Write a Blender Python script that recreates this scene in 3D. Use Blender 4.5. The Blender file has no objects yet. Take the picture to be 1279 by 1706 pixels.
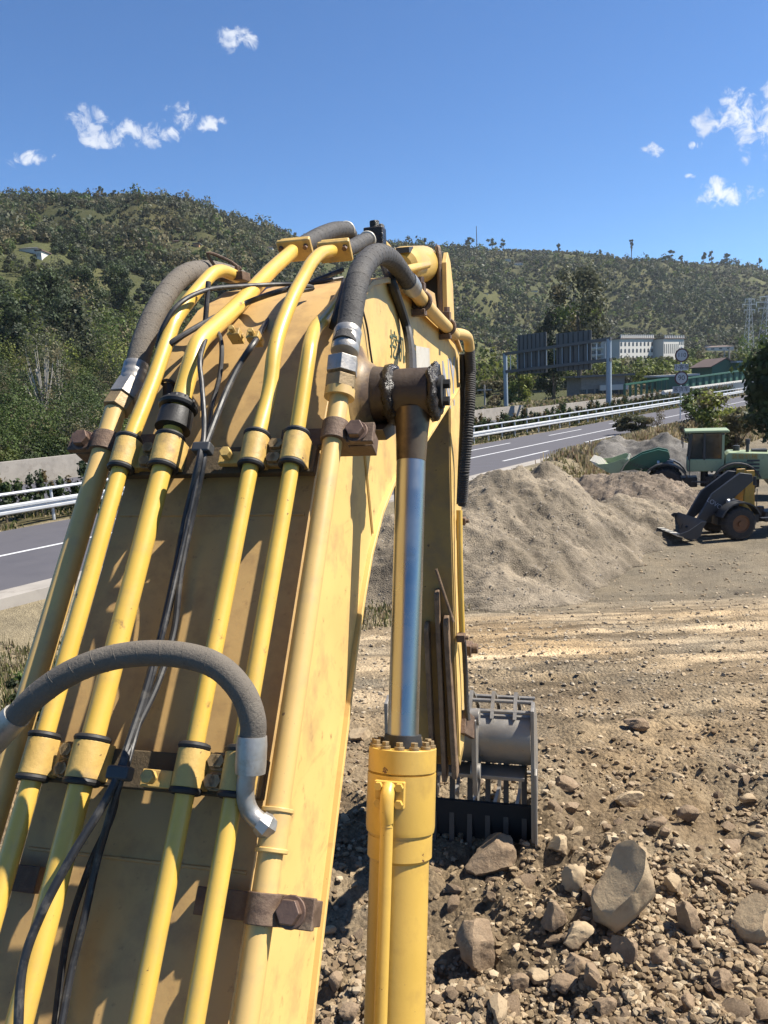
import bpy, math, random
import numpy as np
from mathutils import Vector, Matrix
random.seed(7); RS = np.random.RandomState(11)
SC = bpy.context.scene; COL = SC.collection
rad = math.radians

# ------------------------------------------------------------------ camera
CAM_H = 3.0; PITCH = rad(9.4); ROLL = rad(2.7)
fw = np.array([0, math.cos(PITCH), -math.sin(PITCH)])
up0 = np.array([0, math.sin(PITCH), math.cos(PITCH)]); r0 = np.array([1., 0, 0])
rt = r0*math.cos(ROLL) - up0*math.sin(ROLL)
up = up0*math.cos(ROLL) + r0*math.sin(ROLL)
C = np.array([0, 0, CAM_H])
cd = bpy.data.cameras.new('camera'); cam = bpy.data.objects.new('camera', cd); COL.objects.link(cam)
cd.sensor_fit = 'HORIZONTAL'; cd.sensor_width = 36; cd.lens = 36*1280/1279
cd.clip_start = 0.05; cd.clip_end = 4000
m = Matrix(((rt[0], up[0], -fw[0], 0), (rt[1], up[1], -fw[1], 0), (rt[2], up[2], -fw[2], CAM_H), (0, 0, 0, 1)))
cam.matrix_world = m
SC.camera = cam

# ------------------------------------------------------------------ light
SUN_EL = rad(52.5); SUN_AZ = rad(81)          # azimuth measured from +Y towards +X
sd = np.array([math.cos(SUN_EL)*math.sin(SUN_AZ), math.cos(SUN_EL)*math.cos(SUN_AZ), math.sin(SUN_EL)])
sl = bpy.data.lights.new('sun', 'SUN'); sl.energy = 5.0; sl.angle = rad(0.53); sl.color = (1, .93, .82)
so = bpy.data.objects.new('sun', sl); COL.objects.link(so)
so.rotation_euler = Vector(-sd).to_track_quat('-Z', 'Y').to_euler(); so.location = (20, 10, 60)
SC.view_settings.view_transform = 'Standard'; SC.view_settings.look = 'None'
SC.view_settings.exposure = 1.15; SC.view_settings.gamma = 1


def ray(px, py): return rt*(px-639.5)/1280 + up*(853-py)/1280 + fw
def at(px, py, d): return C + ray(px, py)*d
def at_y(px, py, Y):
    r = ray(px, py); return C + r*(Y/r[1])
def gnd(px, py, z=0.):
    r = ray(px, py); return C + r*((z-CAM_H)/r[2])

w = bpy.data.worlds.new('World'); SC.world = w; w.use_nodes = True
nt = w.node_tree; nt.nodes.clear()
def N_(t, **k):
    n = nt.nodes.new(t)
    for a, b in k.items(): setattr(n, a, b)
    return n
sky = N_('ShaderNodeTexSky', sky_type='NISHITA', sun_disc=False, sun_elevation=SUN_EL, sun_rotation=SUN_AZ)
sky.altitude = 1800; sky.air_density = 1.0; sky.dust_density = 0.25; sky.ozone_density = 1.9
bg = N_('ShaderNodeBackground'); out = N_('ShaderNodeOutputWorld'); nt.links.new(bg.outputs[0], out.inputs[0])
bg.inputs[1].default_value = 0.055
tc = N_('ShaderNodeTexCoord')
def wmath(op, a, b=None, clamp=False):
    n = N_('ShaderNodeMath', operation=op, use_clamp=clamp)
    for i, v in enumerate([a, b]):
        if v is None: continue
        if isinstance(v, (int, float)): n.inputs[i].default_value = v
        else: nt.links.new(v, n.inputs[i])
    return n.outputs[0]
def wdot(v):
    n = N_('ShaderNodeVectorMath', operation='DOT_PRODUCT'); nt.links.new(tc.outputs['Generated'], n.inputs[0])
    n.inputs[1].default_value = v; return n.outputs['Value']
# every cloud: centre direction and half sizes (radians), tilt
CL = [(388, 68, 44, 20, 0), (150, 208, 34, 34, -.5), (172, 232, 50, 18, .1), (235, 222, 60, 24, 0), (300, 200, 42, 30, .3), (345, 205, 34, 15, 0),
      (48, 264, 38, 15, .15), (1192, 200, 46, 26, .2), (1240, 185, 56, 42, .2), (1275, 195, 60, 56, 0), (1205, 326, 50, 22, 0),
      (1190, 315, 22, 20, 0), (1085, 250, 20, 14, 0), (1158, 243, 12, 9, 0), (1240, 268, 12, 9, 0), (1272, 320, 12, 9, 0), (1148, 294, 10, 5, 0)]
mask = None
for (px, py, a, b, tl) in CL:
    c = ray(px, py); c = c/np.linalg.norm(c)
    e1 = rt - c*(rt@c); e1 /= np.linalg.norm(e1); e2 = np.cross(e1, c)
    e2 = e2 if e2@up > 0 else -e2
    g1 = e1*math.cos(tl)+e2*math.sin(tl); g2 = -e1*math.sin(tl)+e2*math.cos(tl)
    sc = c@ray(px, py)*1280
    x = wmath('MULTIPLY', wdot(g1), sc/a); y = wmath('MULTIPLY', wdot(g2), sc/b)
    r2 = wmath('ADD', wmath('MULTIPLY', x, x), wmath('MULTIPLY', y, y))
    mm = wmath('SUBTRACT', 1.0, r2)
    front = wmath('GREATER_THAN', wdot(c), 0.5)
    mm = wmath('MULTIPLY', wmath('ADD', mm, 2.0, ), front)
    mask = mm if mask is None else wmath('MAXIMUM', mask, mm)
mask = wmath('SUBTRACT', mask, 2.0)
no = N_('ShaderNodeTexNoise'); no.inputs['Scale'].default_value = 62; no.inputs['Detail'].default_value = 8
no.inputs['Roughness'].default_value = .62; no.inputs['Distortion'].default_value = .5
nt.links.new(tc.outputs['Generated'], no.inputs['Vector'])
n2 = wmath('MULTIPLY', wmath('SUBTRACT', no.outputs['Fac'], .55), 7.0)
dens = wmath('ADD', wmath('MULTIPLY', mask, 1.35), n2)
ramp = N_('ShaderNodeValToRGB'); ramp.color_ramp.interpolation = 'EASE'
ramp.color_ramp.elements[0].position = 0.0; ramp.color_ramp.elements[0].color = (0, 0, 0, 1)
ramp.color_ramp.elements[1].position = 1.0; ramp.color_ramp.elements[1].color = (1, 1, 1, 1)
gate = wmath('MULTIPLY', wmath('ADD', mask, .9), 1.1, True)
nt.links.new(wmath('MULTIPLY', wmath('MULTIPLY', dens, gate), .58), ramp.inputs[0])
# shading inside the clouds
no2 = N_('ShaderNodeTexNoise'); no2.inputs['Scale'].default_value = 26; no2.inputs['Detail'].default_value = 5
nt.links.new(tc.outputs['Generated'], no2.inputs['Vector'])
cr = N_('ShaderNodeValToRGB')
cr.color_ramp.elements[0].position = .38; cr.color_ramp.elements[0].color = (6.0, 6.6, 7.9, 1)
cr.color_ramp.elements[1].position = .62; cr.color_ramp.elements[1].color = (9.0, 9.2, 9.4, 1)
nt.links.new(no2.outputs['Fac'], cr.inputs[0])
mx = N_('ShaderNodeMix', data_type='RGBA')
SKYTINT = N_('ShaderNodeMix', data_type='RGBA', blend_type='MULTIPLY'); SKYTINT.inputs[0].default_value = 1
SKYTINT.inputs[7].default_value = (.67, 1.0, 1.33, 1)
nt.links.new(sky.outputs[0], SKYTINT.inputs[6])
nt.links.new(wmath('MULTIPLY', ramp.outputs[0], .86), mx.inputs[0]); nt.links.new(SKYTINT.outputs[2], mx.inputs[6]); nt.links.new(cr.outputs[0], mx.inputs[7])
nt.links.new(mx.outputs[2], bg.inputs[0])

# ------------------------------------------------------------------ noise
def _h(ix, iy, s):
    h = (ix.astype(np.int64)*374761393 + iy.astype(np.int64)*668265263 + s*1442695041) & 0xffffffff
    h = ((h ^ (h >> 13))*1274126177) & 0xffffffff
    return ((h ^ (h >> 16)) & 0xffff)/65535.
def vnoise(x, y, s=0):
    ix = np.floor(x); iy = np.floor(y); fx = x-ix; fy = y-iy
    fx = fx*fx*(3-2*fx); fy = fy*fy*(3-2*fy)
    a = _h(ix, iy, s); b = _h(ix+1, iy, s); c = _h(ix, iy+1, s); d = _h(ix+1, iy+1, s)
    return (a*(1-fx)+b*fx)*(1-fy) + (c*(1-fx)+d*fx)*fy - .5
def fbm(x, y, o=5, s=0, g=.5):
    r = 0; a = 1.
    for i in range(o):
        r = r + a*vnoise(x*2**i+17.3*i, y*2**i-9.1*i, s+i); a *= g
    return r
def sstep(t): t = np.clip(t, 0, 1); return t*t*(3-2*t)

# ------------------------------------------------------------------ materials
def mat(name, col, rough=.6, metal=0., var=.12, scale=6., bump=.0, bscale=60., spots=None, spec=.5, col2=None, stretch=None, edge=None, dust=None, coat=0., attr=None, detail=6):
    AL = .74 if metal < .9 else 1.; col = tuple(c*AL for c in col)
    M = bpy.data.materials.new(name); M.use_nodes = True; t = M.node_tree; nd = t.nodes; bs = nd['Principled BSDF']
    bs.inputs['Roughness'].default_value = rough; bs.inputs['Metallic'].default_value = metal
    bs.inputs['Specular IOR Level'].default_value = spec; bs.inputs['Coat Weight'].default_value = coat
    tcn = nd.new('ShaderNodeTexCoord'); vec = tcn.outputs['Object']
    if stretch:
        mp = nd.new('ShaderNodeMapping'); t.links.new(vec, mp.inputs[0]); mp.inputs['Scale'].default_value = stretch; vec2 = mp.outputs[0]
    else: vec2 = vec
    n = nd.new('ShaderNodeTexNoise'); n.inputs['Scale'].default_value = scale; n.inputs['Detail'].default_value = detail; n.inputs['Roughness'].default_value = .6
    t.links.new(vec2, n.inputs[0])
    r = nd.new('ShaderNodeValToRGB'); r.color_ramp.elements[0].position = .3; r.color_ramp.elements[1].position = .7
    c2 = col2 or tuple(c*(1-var) for c in col); c1 = tuple(min(1, c*(1+var)) for c in col)
    r.color_ramp.elements[0].color = (*c2, 1); r.color_ramp.elements[1].color = (*c1, 1)
    t.links.new(n.outputs['Fac'], r.inputs[0]); cur = r.outputs[0]
    if attr:
        at_ = nd.new('ShaderNodeAttribute'); at_.attribute_name = attr
        mm = nd.new('ShaderNodeMix'); mm.data_type = 'RGBA'; mm.blend_type = 'MULTIPLY'; mm.inputs[0].default_value = 1
        t.links.new(cur, mm.inputs[6]); t.links.new(at_.outputs['Color'], mm.inputs[7]); cur = mm.outputs[2]
    def layer(cur, colr, sc, lo, hi, st=None, ro=None):
        k = nd.new('ShaderNodeTexNoise'); k.inputs['Scale'].default_value = sc; k.inputs['Detail'].default_value = 5; k.inputs['Roughness'].default_value = .65
        if st:
            mp = nd.new('ShaderNodeMapping'); t.links.new(vec, mp.inputs[0]); mp.inputs['Scale'].default_value = st; t.links.new(mp.outputs[0], k.inputs[0])
        else: t.links.new(vec, k.inputs[0])
        rr = nd.new('ShaderNodeValToRGB'); rr.color_ramp.elements[0].position = lo; rr.color_ramp.elements[1].position = hi
        t.links.new(k.outputs['Fac'], rr.inputs[0])
        mm = nd.new('ShaderNodeMix'); mm.data_type = 'RGBA'; t.links.new(rr.outputs[0], mm.inputs[0]); t.links.new(cur, mm.inputs[6]); mm.inputs[7].default_value = (*[c*.74 for c in colr], 1)
        return mm.outputs[2], rr.outputs[0]
    if dust:
        for dd in (dust if isinstance(dust, list) else [dust]): cur, _ = layer(cur, *dd)
    if spots:
        for s_ in (spots if isinstance(spots, list) else [spots]): cur, _ = layer(cur, *s_)
    t.links.new(cur, bs.inputs['Base Color'])
    if bump:
        b = nd.new('ShaderNodeBump'); b.inputs['Strength'].default_value = bump; b.inputs['Distance'].default_value = .02
        nn = nd.new('ShaderNodeTexNoise'); nn.inputs['Scale'].default_value = bscale; nn.inputs['Detail'].default_value = 8; nn.inputs['Roughness'].default_value = .7
        t.links.new(vec, nn.inputs[0]); t.links.new(nn.outputs['Fac'], b.inputs['Height']); t.links.new(b.outputs[0], bs.inputs['Normal'])
    # roughness variation
    k2 = nd.new('ShaderNodeMapRange'); k2.inputs[1].default_value = .3; k2.inputs[2].default_value = .7
    k2.inputs[3].default_value = max(.02, rough-.1); k2.inputs[4].default_value = min(1, rough+.14)
    t.links.new(n.outputs['Fac'], k2.inputs[0]); t.links.new(k2.outputs[0], bs.inputs['Roughness'])
    return M
RUST = (.09, .035, .018); DIRT = (.16, .11, .06)
M = {}
M['boom'] = mat('faded_yellow_paint', (.82, .55, .185), .5, var=.06, scale=3, bump=.03, bscale=25, dust=[((.52, .33, .14), 9, .5, .78), ((.40, .25, .10), 26, .60, .80), ((.30, .19, .09), 4, .62, .86, (1, 1, 5))], spots=[((.10, .05, .02), 26, .715, .73), ((.16, .09, .04), 90, .72, .74)])
M['plate'] = mat('tan_yellow_paint', (.62, .40, .155), .5, var=.08, scale=4, bump=.05, bscale=30, dust=[((.42, .26, .11), 12, .48, .75), ((.30, .17, .08), 45, .62, .80)], spots=[((.09, .045, .02), 48, .71, .74), ((.12, .06, .03), 110, .70, .74)])
M['pipe'] = mat('yellow_pipe_paint', (.78, .50, .088), .38, var=.06, scale=5, bump=.04, bscale=40, dust=[((.62, .40, .11), 14, .5, .8)], spots=[((.12, .06, .03), 30, .69, .705), ((.14, .07, .03), 110, .69, .71), ((.30, .18, .07), 16, .66, .74)], coat=.25)
M['bigpipe'] = mat('cream_yellow_pipe_paint', (.74, .49, .17), .46, var=.06, scale=4, bump=.03, dust=[((.56, .38, .17), 14, .5, .8)], spots=[((.2, .12, .06), 34, .69, .71), ((.25, .15, .08), 120, .70, .72)])
M['cyl'] = mat('ochre_cylinder_paint', (.70, .445, .09), .42, var=.06, scale=5, bump=.05, bscale=30, dust=[((.50, .31, .07), 10, .52, .8)], spots=[((.14, .055, .03), 26, .70, .712), ((.13, .06, .03), 100, .71, .73)], coat=.2)
M['clampy'] = mat('dusty_yellow_clamp', (.66, .43, .125), .5, var=.12, scale=20, bump=.15, bscale=60, dust=[((.34, .23, .11), 25, .5, .75)], spots=[((.12, .07, .04), 60, .66, .70)])
M['bar'] = mat('grimy_crossbar', (.10, .070, .035), .8, var=.3, scale=14, bump=.3)
M['rust'] = mat('brown_rusty_steel', (.16, .10, .065), .65, var=.3, scale=30, bump=.3, bscale=80, metal=.2, dust=[((.24, .17, .11), 30, .5, .75)])
M['bolt'] = mat('dull_bolt', (.34, .24, .12), .5, var=.25, scale=50, bump=.15, metal=.3)
M['dbolt'] = mat('brown_bolt', (.17, .105, .075), .5, var=.2, scale=50, bump=.15, metal=.3)
M['rubber'] = mat('black_rubber', (.016, .015, .015), .6, var=.3, scale=20, bump=.1)
M['hose'] = mat('dusty_wrapped_hose', (.155, .132, .105), .8, var=.14, scale=20, bump=.35, bscale=160, dust=[((.20, .175, .14), 18, .5, .8)])
M['hosedk'] = mat('dark_wrapped_hose', (.052, .048, .045), .72, var=.2, scale=24, bump=.3, bscale=150, dust=[((.09, .08, .07), 20, .5, .8)])
M['cable'] = mat('black_cable', (.02, .02, .022), .5, var=.3, scale=30, dust=[((.11, .10, .085), 35, .52, .72)])
M['steel'] = mat('zinc_fitting', (.45, .43, .40), .4, var=.12, scale=30, bump=.1, metal=.6, dust=[((.32, .28, .22), 40, .5, .75)])
M['chrome'] = mat('chrome_rod', (.38, .37, .35), .27, metal=1, var=.05, scale=6, dust=[((.42, .33, .2), 9, .62, .85)])
M['rodcoat'] = mat('oily_brown_rod_end', (.20, .14, .08), .35, metal=.5, var=.2, scale=12, dust=[((.06, .04, .03), 12, .45, .7)])
M['grease'] = mat('black_grease', (.022, .015, .011), .28, var=.4, scale=30, bump=.5, bscale=70, dust=[((.06, .04, .028), 30, .58, .76)])
M['eye'] = mat('greasy_brown_casting', (.055, .036, .024), .5, var=.35, scale=12, bump=.2, bscale=40)
M['flare'] = mat('stained_yellow_casting', (.42, .27, .10), .5, var=.2, scale=9, bump=.1, dust=[((.10, .06, .035), 7, .38, .62)])
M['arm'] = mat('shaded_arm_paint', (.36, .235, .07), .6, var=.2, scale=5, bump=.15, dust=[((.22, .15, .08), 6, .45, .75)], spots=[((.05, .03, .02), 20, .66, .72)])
M['rail'] = mat('worn_rusty_rail', (.26, .17, .10), .6, var=.3, scale=9, bump=.3, stretch=(3, 3, .4), dust=[((.10, .06, .04), 12, .45, .7)], metal=.2)
M['bucket'] = mat('worn_grey_bucket', (.34, .32, .29), .42, metal=.5, var=.12, scale=8, bump=.1, dust=[((.42, .36, .28), 10, .5, .75)], spots=[((.14, .09, .06), 20, .68, .74)])
M['bucketd'] = mat('shaded_bucket_bars', (.10, .08, .065), .6, metal=.3, var=.2, scale=12, bump=.2)  # lower bars darkened: the shade inside the bucket is put into their colour
M['black'] = mat('matt_black', (.015, .014, .014), .8, var=.2)
M['white'] = mat('off_white_sticker', (.62, .58, .50), .5, var=.06, scale=8, dust=[((.5, .44, .34), 20, .5, .75)])
M['letter'] = mat('dark_green_lettering', (.09, .12, .07), .6)
M['stripe'] = mat('grey_blue_lettering', (.36, .38, .44), .5, var=.1)
M['galv'] = mat('galvanised_rail', (.66, .68, .70), .38, metal=.35, var=.06, scale=3)
M['asphalt'] = mat('asphalt', (.088, .085, .098), .85, var=.08, scale=1.2, bump=.1, bscale=40, spots=[((.12, .115, .115), 90, .6, .75)])
M['paintw'] = mat('white_road_paint', (.66, .67, .68), .6, var=.1, scale=4)
M['concrete'] = mat('pale_concrete', (.36, .33, .29), .85, var=.15, scale=1.2, bump=.1, dust=[((.25, .22, .19), 2.5, .5, .75)])
M['leaf'] = mat('foliage', (1, 1, 1), .62, var=.12, scale=.3, attr='Col', spec=.3)
def translucent(Mt, f=.35):
    t = Mt.node_tree; bs = t.nodes['Principled BSDF']; o_ = [n for n in t.nodes if n.type == 'OUTPUT_MATERIAL'][0]
    tr_ = t.nodes.new('ShaderNodeBsdfTranslucent'); mx_ = t.nodes.new('ShaderNodeMixShader'); mx_.inputs[0].default_value = f
    t.links.new(bs.inputs['Base Color'].links[0].from_socket, tr_.inputs[0]); t.links.new(bs.outputs[0], mx_.inputs[1]); t.links.new(tr_.outputs[0], mx_.inputs[2]); t.links.new(mx_.outputs[0], o_.inputs[0])
translucent(M['leaf'])
M['bark'] = mat('bark', (.14, .11, .08), .9, var=.25, scale=4)
M['palebark'] = mat('pale_bark', (.42, .38, .32), .85, var=.2, scale=4)
M['dgreen'] = mat('green_loader_paint', (.03, .13, .07), .42, var=.1, scale=2, dust=[((.07, .12, .07), 4, .5, .8)])
M['lgreen'] = mat('pale_green_loader_paint', (.34, .42, .25), .45, var=.08, scale=2, dust=[((.19, .22, .13), 4, .55, .8)])
M['dkgrey'] = mat('dark_grey_paint', (.045, .047, .05), .5, var=.2, scale=3)
M['oyellow'] = mat('loader_yellow_paint', (.50, .28, .03), .45, var=.12, scale=3, dust=[((.25, .16, .06), 5, .5, .8)])
M['tyre'] = mat('tyre_rubber', (.035, .032, .030), .85, var=.25, scale=6, dust=[((.09, .075, .06), 8, .5, .8)])
M['rim'] = mat('rusty_rim', (.20, .085, .03), .6, var=.25, scale=8)
M['glass'] = mat('tinted_glass', (.03, .04, .04), .08, var=.05, spec=.9)
M['tooth'] = mat('worn_white_teeth', (.70, .66, .56), .5, var=.1)
M['wallw'] = mat('white_render', (.72, .70, .64), .8, var=.05, scale=.1)
M['win'] = mat('dark_window', (.06, .07, .08), .3, var=.2, scale=.3)
M['roofr'] = mat('brown_roof', (.14, .095, .08), .8, var=.2, scale=.8)
M['gwall'] = mat('green_sheet', (.055, .16, .11), .6, var=.15, scale=.4)
M['steelblue'] = mat('grey_blue_post', (.36, .42, .47), .45, metal=.2, var=.08)
M['signback'] = mat('grey_sign_back', (.14, .14, .14), .6, metal=.2, var=.1, scale=1.5, stretch=(3, 3, .2))
M['signface'] = mat('white_sign_face', (.50, .50, .52), .5, var=.05)
M['signred'] = mat('dark_red_ring', (.09, .02, .025), .5)
M['signblk'] = mat('black_sign_marks', (.015, .015, .02), .5)
M['pole'] = mat('weathered_pole', (.42, .38, .33), .8, var=.2, scale=2)
M['mud'] = mat('dry_mud', (.22, .16, .10), .95, var=.2, scale=10, bump=.4)
M['brick'] = mat('orange_brick_house', (.55, .28, .13), .8, var=.1)

def ground_mat(name, base='soil'):
    Mt = bpy.data.materials.new(name); Mt.use_nodes = True; t = Mt.node_tree; nd = t.nodes; bs = nd['Principled BSDF']
    bs.inputs['Roughness'].default_value = .95; bs.inputs['Specular IOR Level'].default_value = .15
    g = nd.new('ShaderNodeNewGeometry'); at_ = nd.new('ShaderNodeAttribute'); at_.attribute_name = 'Col'
    def noise(sc, det=8, ro=.65, st=None):
        n = nd.new('ShaderNodeTexNoise'); n.inputs['Scale'].default_value = sc; n.inputs['Detail'].default_value = det; n.inputs['Roughness'].default_value = ro
        if st:
            mp = nd.new('ShaderNodeMapping'); t.links.new(g.outputs['Position'], mp.inputs[0]); mp.inputs['Scale'].default_value = st; t.links.new(mp.outputs[0], n.inputs[0])
        else: t.links.new(g.outputs['Position'], n.inputs[0])
        return n.outputs['Fac']
    def ramp(f, *st):
        r = nd.new('ShaderNodeValToRGB'); e = r.color_ramp.elements
        e[0].position, e[0].color = st[0][0], (*st[0][1], 1); e[1].position, e[1].color = st[-1][0], (*st[-1][1], 1)
        for p, c in st[1:-1]:
            k = e.new(p); k.color = (*c, 1)
        t.links.new(f, r.inputs[0]); return r.outputs[0]
    def mul(a, b):
        mm = nd.new('ShaderNodeMix'); mm.data_type = 'RGBA'; mm.blend_type = 'MULTIPLY'; mm.inputs[0].default_value = 1
        t.links.new(a, mm.inputs[6]); t.links.new(b, mm.inputs[7]); return mm.outputs[2]
    c = mul(at_.outputs['Color'], ramp(noise(1.1, 8), (.3, (.50, .50, .50)), (.5, (.73, .73, .71)), (.72, (.95, .93, .87))))
    c = mul(c, ramp(noise(38, 6, .7), (.32, (.62, .6, .58)), (.5, (1, 1, 1)), (.70, (1.35, 1.33, 1.3))))
    c = mul(c, ramp(noise(9, 6, .7), (.3, (.75, .74, .74)), (.5, (1, 1, 1)), (.72, (1.2, 1.2, 1.2))))
    t.links.new(c, bs.inputs['Base Color'])
    b = nd.new('ShaderNodeBump'); b.inputs['Strength'].default_value = .8; b.inputs['Distance'].default_value = .03
    v = nd.new('ShaderNodeTexVoronoi'); v.inputs['Scale'].default_value = 30; t.links.new(g.outputs['Position'], v.inputs['Vector'])
    sm = nd.new('ShaderNodeMath'); sm.operation = 'SUBTRACT'; t.links.new(noise(55, 8, .75), sm.inputs[0]); t.links.new(v.outputs['Distance'], sm.inputs[1])
    t.links.new(sm.outputs[0], b.inputs['Height']); t.links.new(b.outputs[0], bs.inputs['Normal'])
    return Mt
M['ground'] = ground_mat('loose_soil')
M['rock'] = mat('tan_rock', (.33, .235, .145), .9, var=.2, scale=6, bump=.7, bscale=30, attr=None, dust=[((.22, .15, .09), 9, .42, .62), ((.42, .33, .21), 20, .58, .75)])
M['rockpale'] = mat('pale_rock', (.47, .355, .215), .85, var=.12, scale=6, bump=.5, bscale=25, dust=[((.32, .23, .14), 6, .48, .66)])
M['stones'] = mat('rubble_stones', (1, 1, 1), .92, var=.15, scale=12, bump=.5, bscale=40, attr='Col', spec=.2)

# ------------------------------------------------------------------ mesh helpers
class MB:
    def __init__(s): s.v = []; s.f = []; s.n = 0
    def add(s, v, f):
        v = np.asarray(v, float); s.v.append(v); s.f += [tuple(int(i)+s.n for i in q) for q in f]; s.n += len(v); return s
    def box(s, lo, hi, X=None, o=None):
        a, b = np.array(lo, float), np.array(hi, float)
        v = np.array([[x, y, z] for x in (a[0], b[0]) for y in (a[1], b[1]) for z in (a[2], b[2])])
        if X is not None: v = v@np.array(X) + (0 if o is None else np.array(o))
        elif o is not None: v = v+np.array(o)
        f = [(0, 1, 3, 2), (4, 6, 7, 5), (0, 4, 5, 1), (2, 3, 7, 6), (0, 2, 6, 4), (1, 5, 7, 3)]
        return s.add(v, f)
    def obox(s, c, ax, ay, az, hx, hy, hz):     # oriented box
        X = np.array([ax, ay, az]); return s.box((-hx, -hy, -hz), (hx, hy, hz), X, c)
    def tube(s, pts, r, k=16, cap=True, sub=1, prof=None):
        P = [np.array(p, float) for p in pts]
        rr = list(r) if hasattr(r, '__len__') else [r]*len(P)
        if sub > 1 and len(P) > 2:
            Q = []; R = []
            for i in range(len(P)-1):
                p0 = P[max(i-1, 0)]; p1 = P[i]; p2 = P[i+1]; p3 = P[min(i+2, len(P)-1)]
                for j in range(sub):
                    t = j/sub
                    Q.append(.5*((2*p1)+(-p0+p2)*t+(2*p0-5*p1+4*p2-p3)*t*t+(-p0+3*p1-3*p2+p3)*t**3)); R.append(rr[i]*(1-t)+rr[i+1]*t)
            Q.append(P[-1]); R.append(rr[-1]); P, rr = Q, R
        n = len(P); T = []
        for i in range(n):
            d = P[min(i+1, n-1)]-P[max(i-1, 0)]; T.append(d/(np.linalg.norm(d)+1e-12))
        a = np.array([0, 0, 1.]) if abs(T[0][2]) < .8 else np.array([1., 0, 0])
        u = np.cross(T[0], a); u /= np.linalg.norm(u); V = []
        for i in range(n):
            u = u-T[i]*(u@T[i]); u /= np.linalg.norm(u); w_ = np.cross(T[i], u)
            for j in range(k):
                t = 2*math.pi*j/k; V.append(P[i]+(u*math.cos(t)+w_*math.sin(t))*rr[i])
        F = [(i*k+j, i*k+(j+1) % k, (i+1)*k+(j+1) % k, (i+1)*k+j) for i in range(n-1) for j in range(k)]
        if cap: F += [tuple(reversed(range(k))), tuple(range((n-1)*k, n*k))]
        return s.add(V, F)
    def cyl(s, a, b, r, k=20, r2=None): return s.tube([a, b], [r, r if r2 is None else r2], k)
    def prism(s, poly, fn, a, b):               # poly in 2D, fn(w, x, y) -> 3D, extruded w from a to b
        n = len(poly); v = [fn(a, *p) for p in poly]+[fn(b, *p) for p in poly]
        f = [tuple(range(n)), tuple(reversed(range(n, 2*n)))]+[(i, i+n, (i+1) % n+n, (i+1) % n) for i in range(n)]
        return s.add(v, f)
    def strip(s, poly, fn, a, b):               # open sheet
        n = len(poly); v = [fn(a, *p) for p in poly]+[fn(b, *p) for p in poly]
        return s.add(v, [(i, i+1, i+1+n, i+n) for i in range(n-1)])
    def ring(s, c, axis, r, t, k=24):           # torus
        c = np.array(c, float); ax = np.array(axis, float); ax /= np.linalg.norm(ax)
        a = np.array([0, 0, 1.]) if abs(ax[2]) < .8 else np.array([1., 0, 0])
        u = np.cross(ax, a); u /= np.linalg.norm(u); w_ = np.cross(ax, u); V = []; q = 8
        for i in range(k):
            th = 2*math.pi*i/k; d = u*math.cos(th)+w_*math.sin(th)
            for j in range(q):
                ph = 2*math.pi*j/q; V.append(c+d*(r+t*math.cos(ph))+ax*t*math.sin(ph))
        return s.add(V, [(i*q+j, ((i+1) % k)*q+j, ((i+1) % k)*q+(j+1) % q, i*q+(j+1) % q) for i in range(k) for j in range(q)])

def finish(name, me, mt, parent=None, wloc=None, smooth=True, bevel=0, ang=35):
    o = bpy.data.objects.new(name, me); COL.objects.link(o); me.materials.append(mt)
    if smooth:
        me.shade_smooth(); me.set_sharp_from_angle(angle=rad(ang))
    if bevel:
        b = o.modifiers.new('bevel', 'BEVEL'); b.width = bevel; b.segments = 2; b.limit_method = 'ANGLE'; b.angle_limit = rad(40); b.harden_normals = True
    if parent:
        o.parent = parent
        if wloc is not None: o.matrix_parent_inverse = Matrix.Translation(-Vector(wloc))
    return o
def obj(name, mb, mt, parent=None, wloc=None, smooth=True, bevel=0, recalc=True, **kw):
    me = bpy.data.meshes.new(name); v = np.concatenate(mb.v); me.from_pydata(v.tolist(), [], mb.f)
    if recalc:
        import bmesh
        b = bmesh.new(); b.from_mesh(me); bmesh.ops.recalc_face_normals(b, faces=b.faces); b.to_mesh(me); b.free()
    me.update()
    return finish(name, me, mt, parent, wloc, smooth, bevel, **kw)
def fastmesh(name, V, F, col=None):             # V (n,3), F (m,k) numpy, col per-vertex (n,3)
    me = bpy.data.meshes.new(name); k = F.shape[1]
    me.vertices.add(len(V)); me.vertices.foreach_set('co', V.astype(np.float32).ravel())
    me.loops.add(F.size); me.loops.foreach_set('vertex_index', F.astype(np.int32).ravel())
    me.polygons.add(len(F)); me.polygons.foreach_set('loop_start', np.arange(0, F.size, k, dtype=np.int32))
    if hasattr(me.polygons[0], 'loop_total'):
        try: me.polygons.foreach_set('loop_total', np.full(len(F), k, dtype=np.int32))
        except Exception: pass
    me.update(calc_edges=True)
    if col is not None:
        a = me.color_attributes.new('Col', 'FLOAT_COLOR', 'POINT'); a.data.foreach_set('color', np.c_[col, np.ones(len(col))].astype(np.float32).ravel())
    return me
def tag(o, label=None, cat=None, group=None, kind=None):
    if label: o['label'] = label
    if cat: o['category'] = cat
    if group: o['group'] = group
    if kind: o['kind'] = kind
    return o
def thing(name, label, cat, loc=(0, 0, 0), rz=0, group=None):
    o = bpy.data.objects.new(name, None); COL.objects.link(o); o.location = tuple(float(q) for q in loc); o.rotation_euler = (0, 0, rz)
    o.empty_display_size = .2
    return tag(o, label, cat, group)
def copy_tree(o, parent=None):
    c = o.copy(); COL.objects.link(c); c.parent = parent
    for ch in list(o.children): copy_tree(ch, c)
    return c
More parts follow.
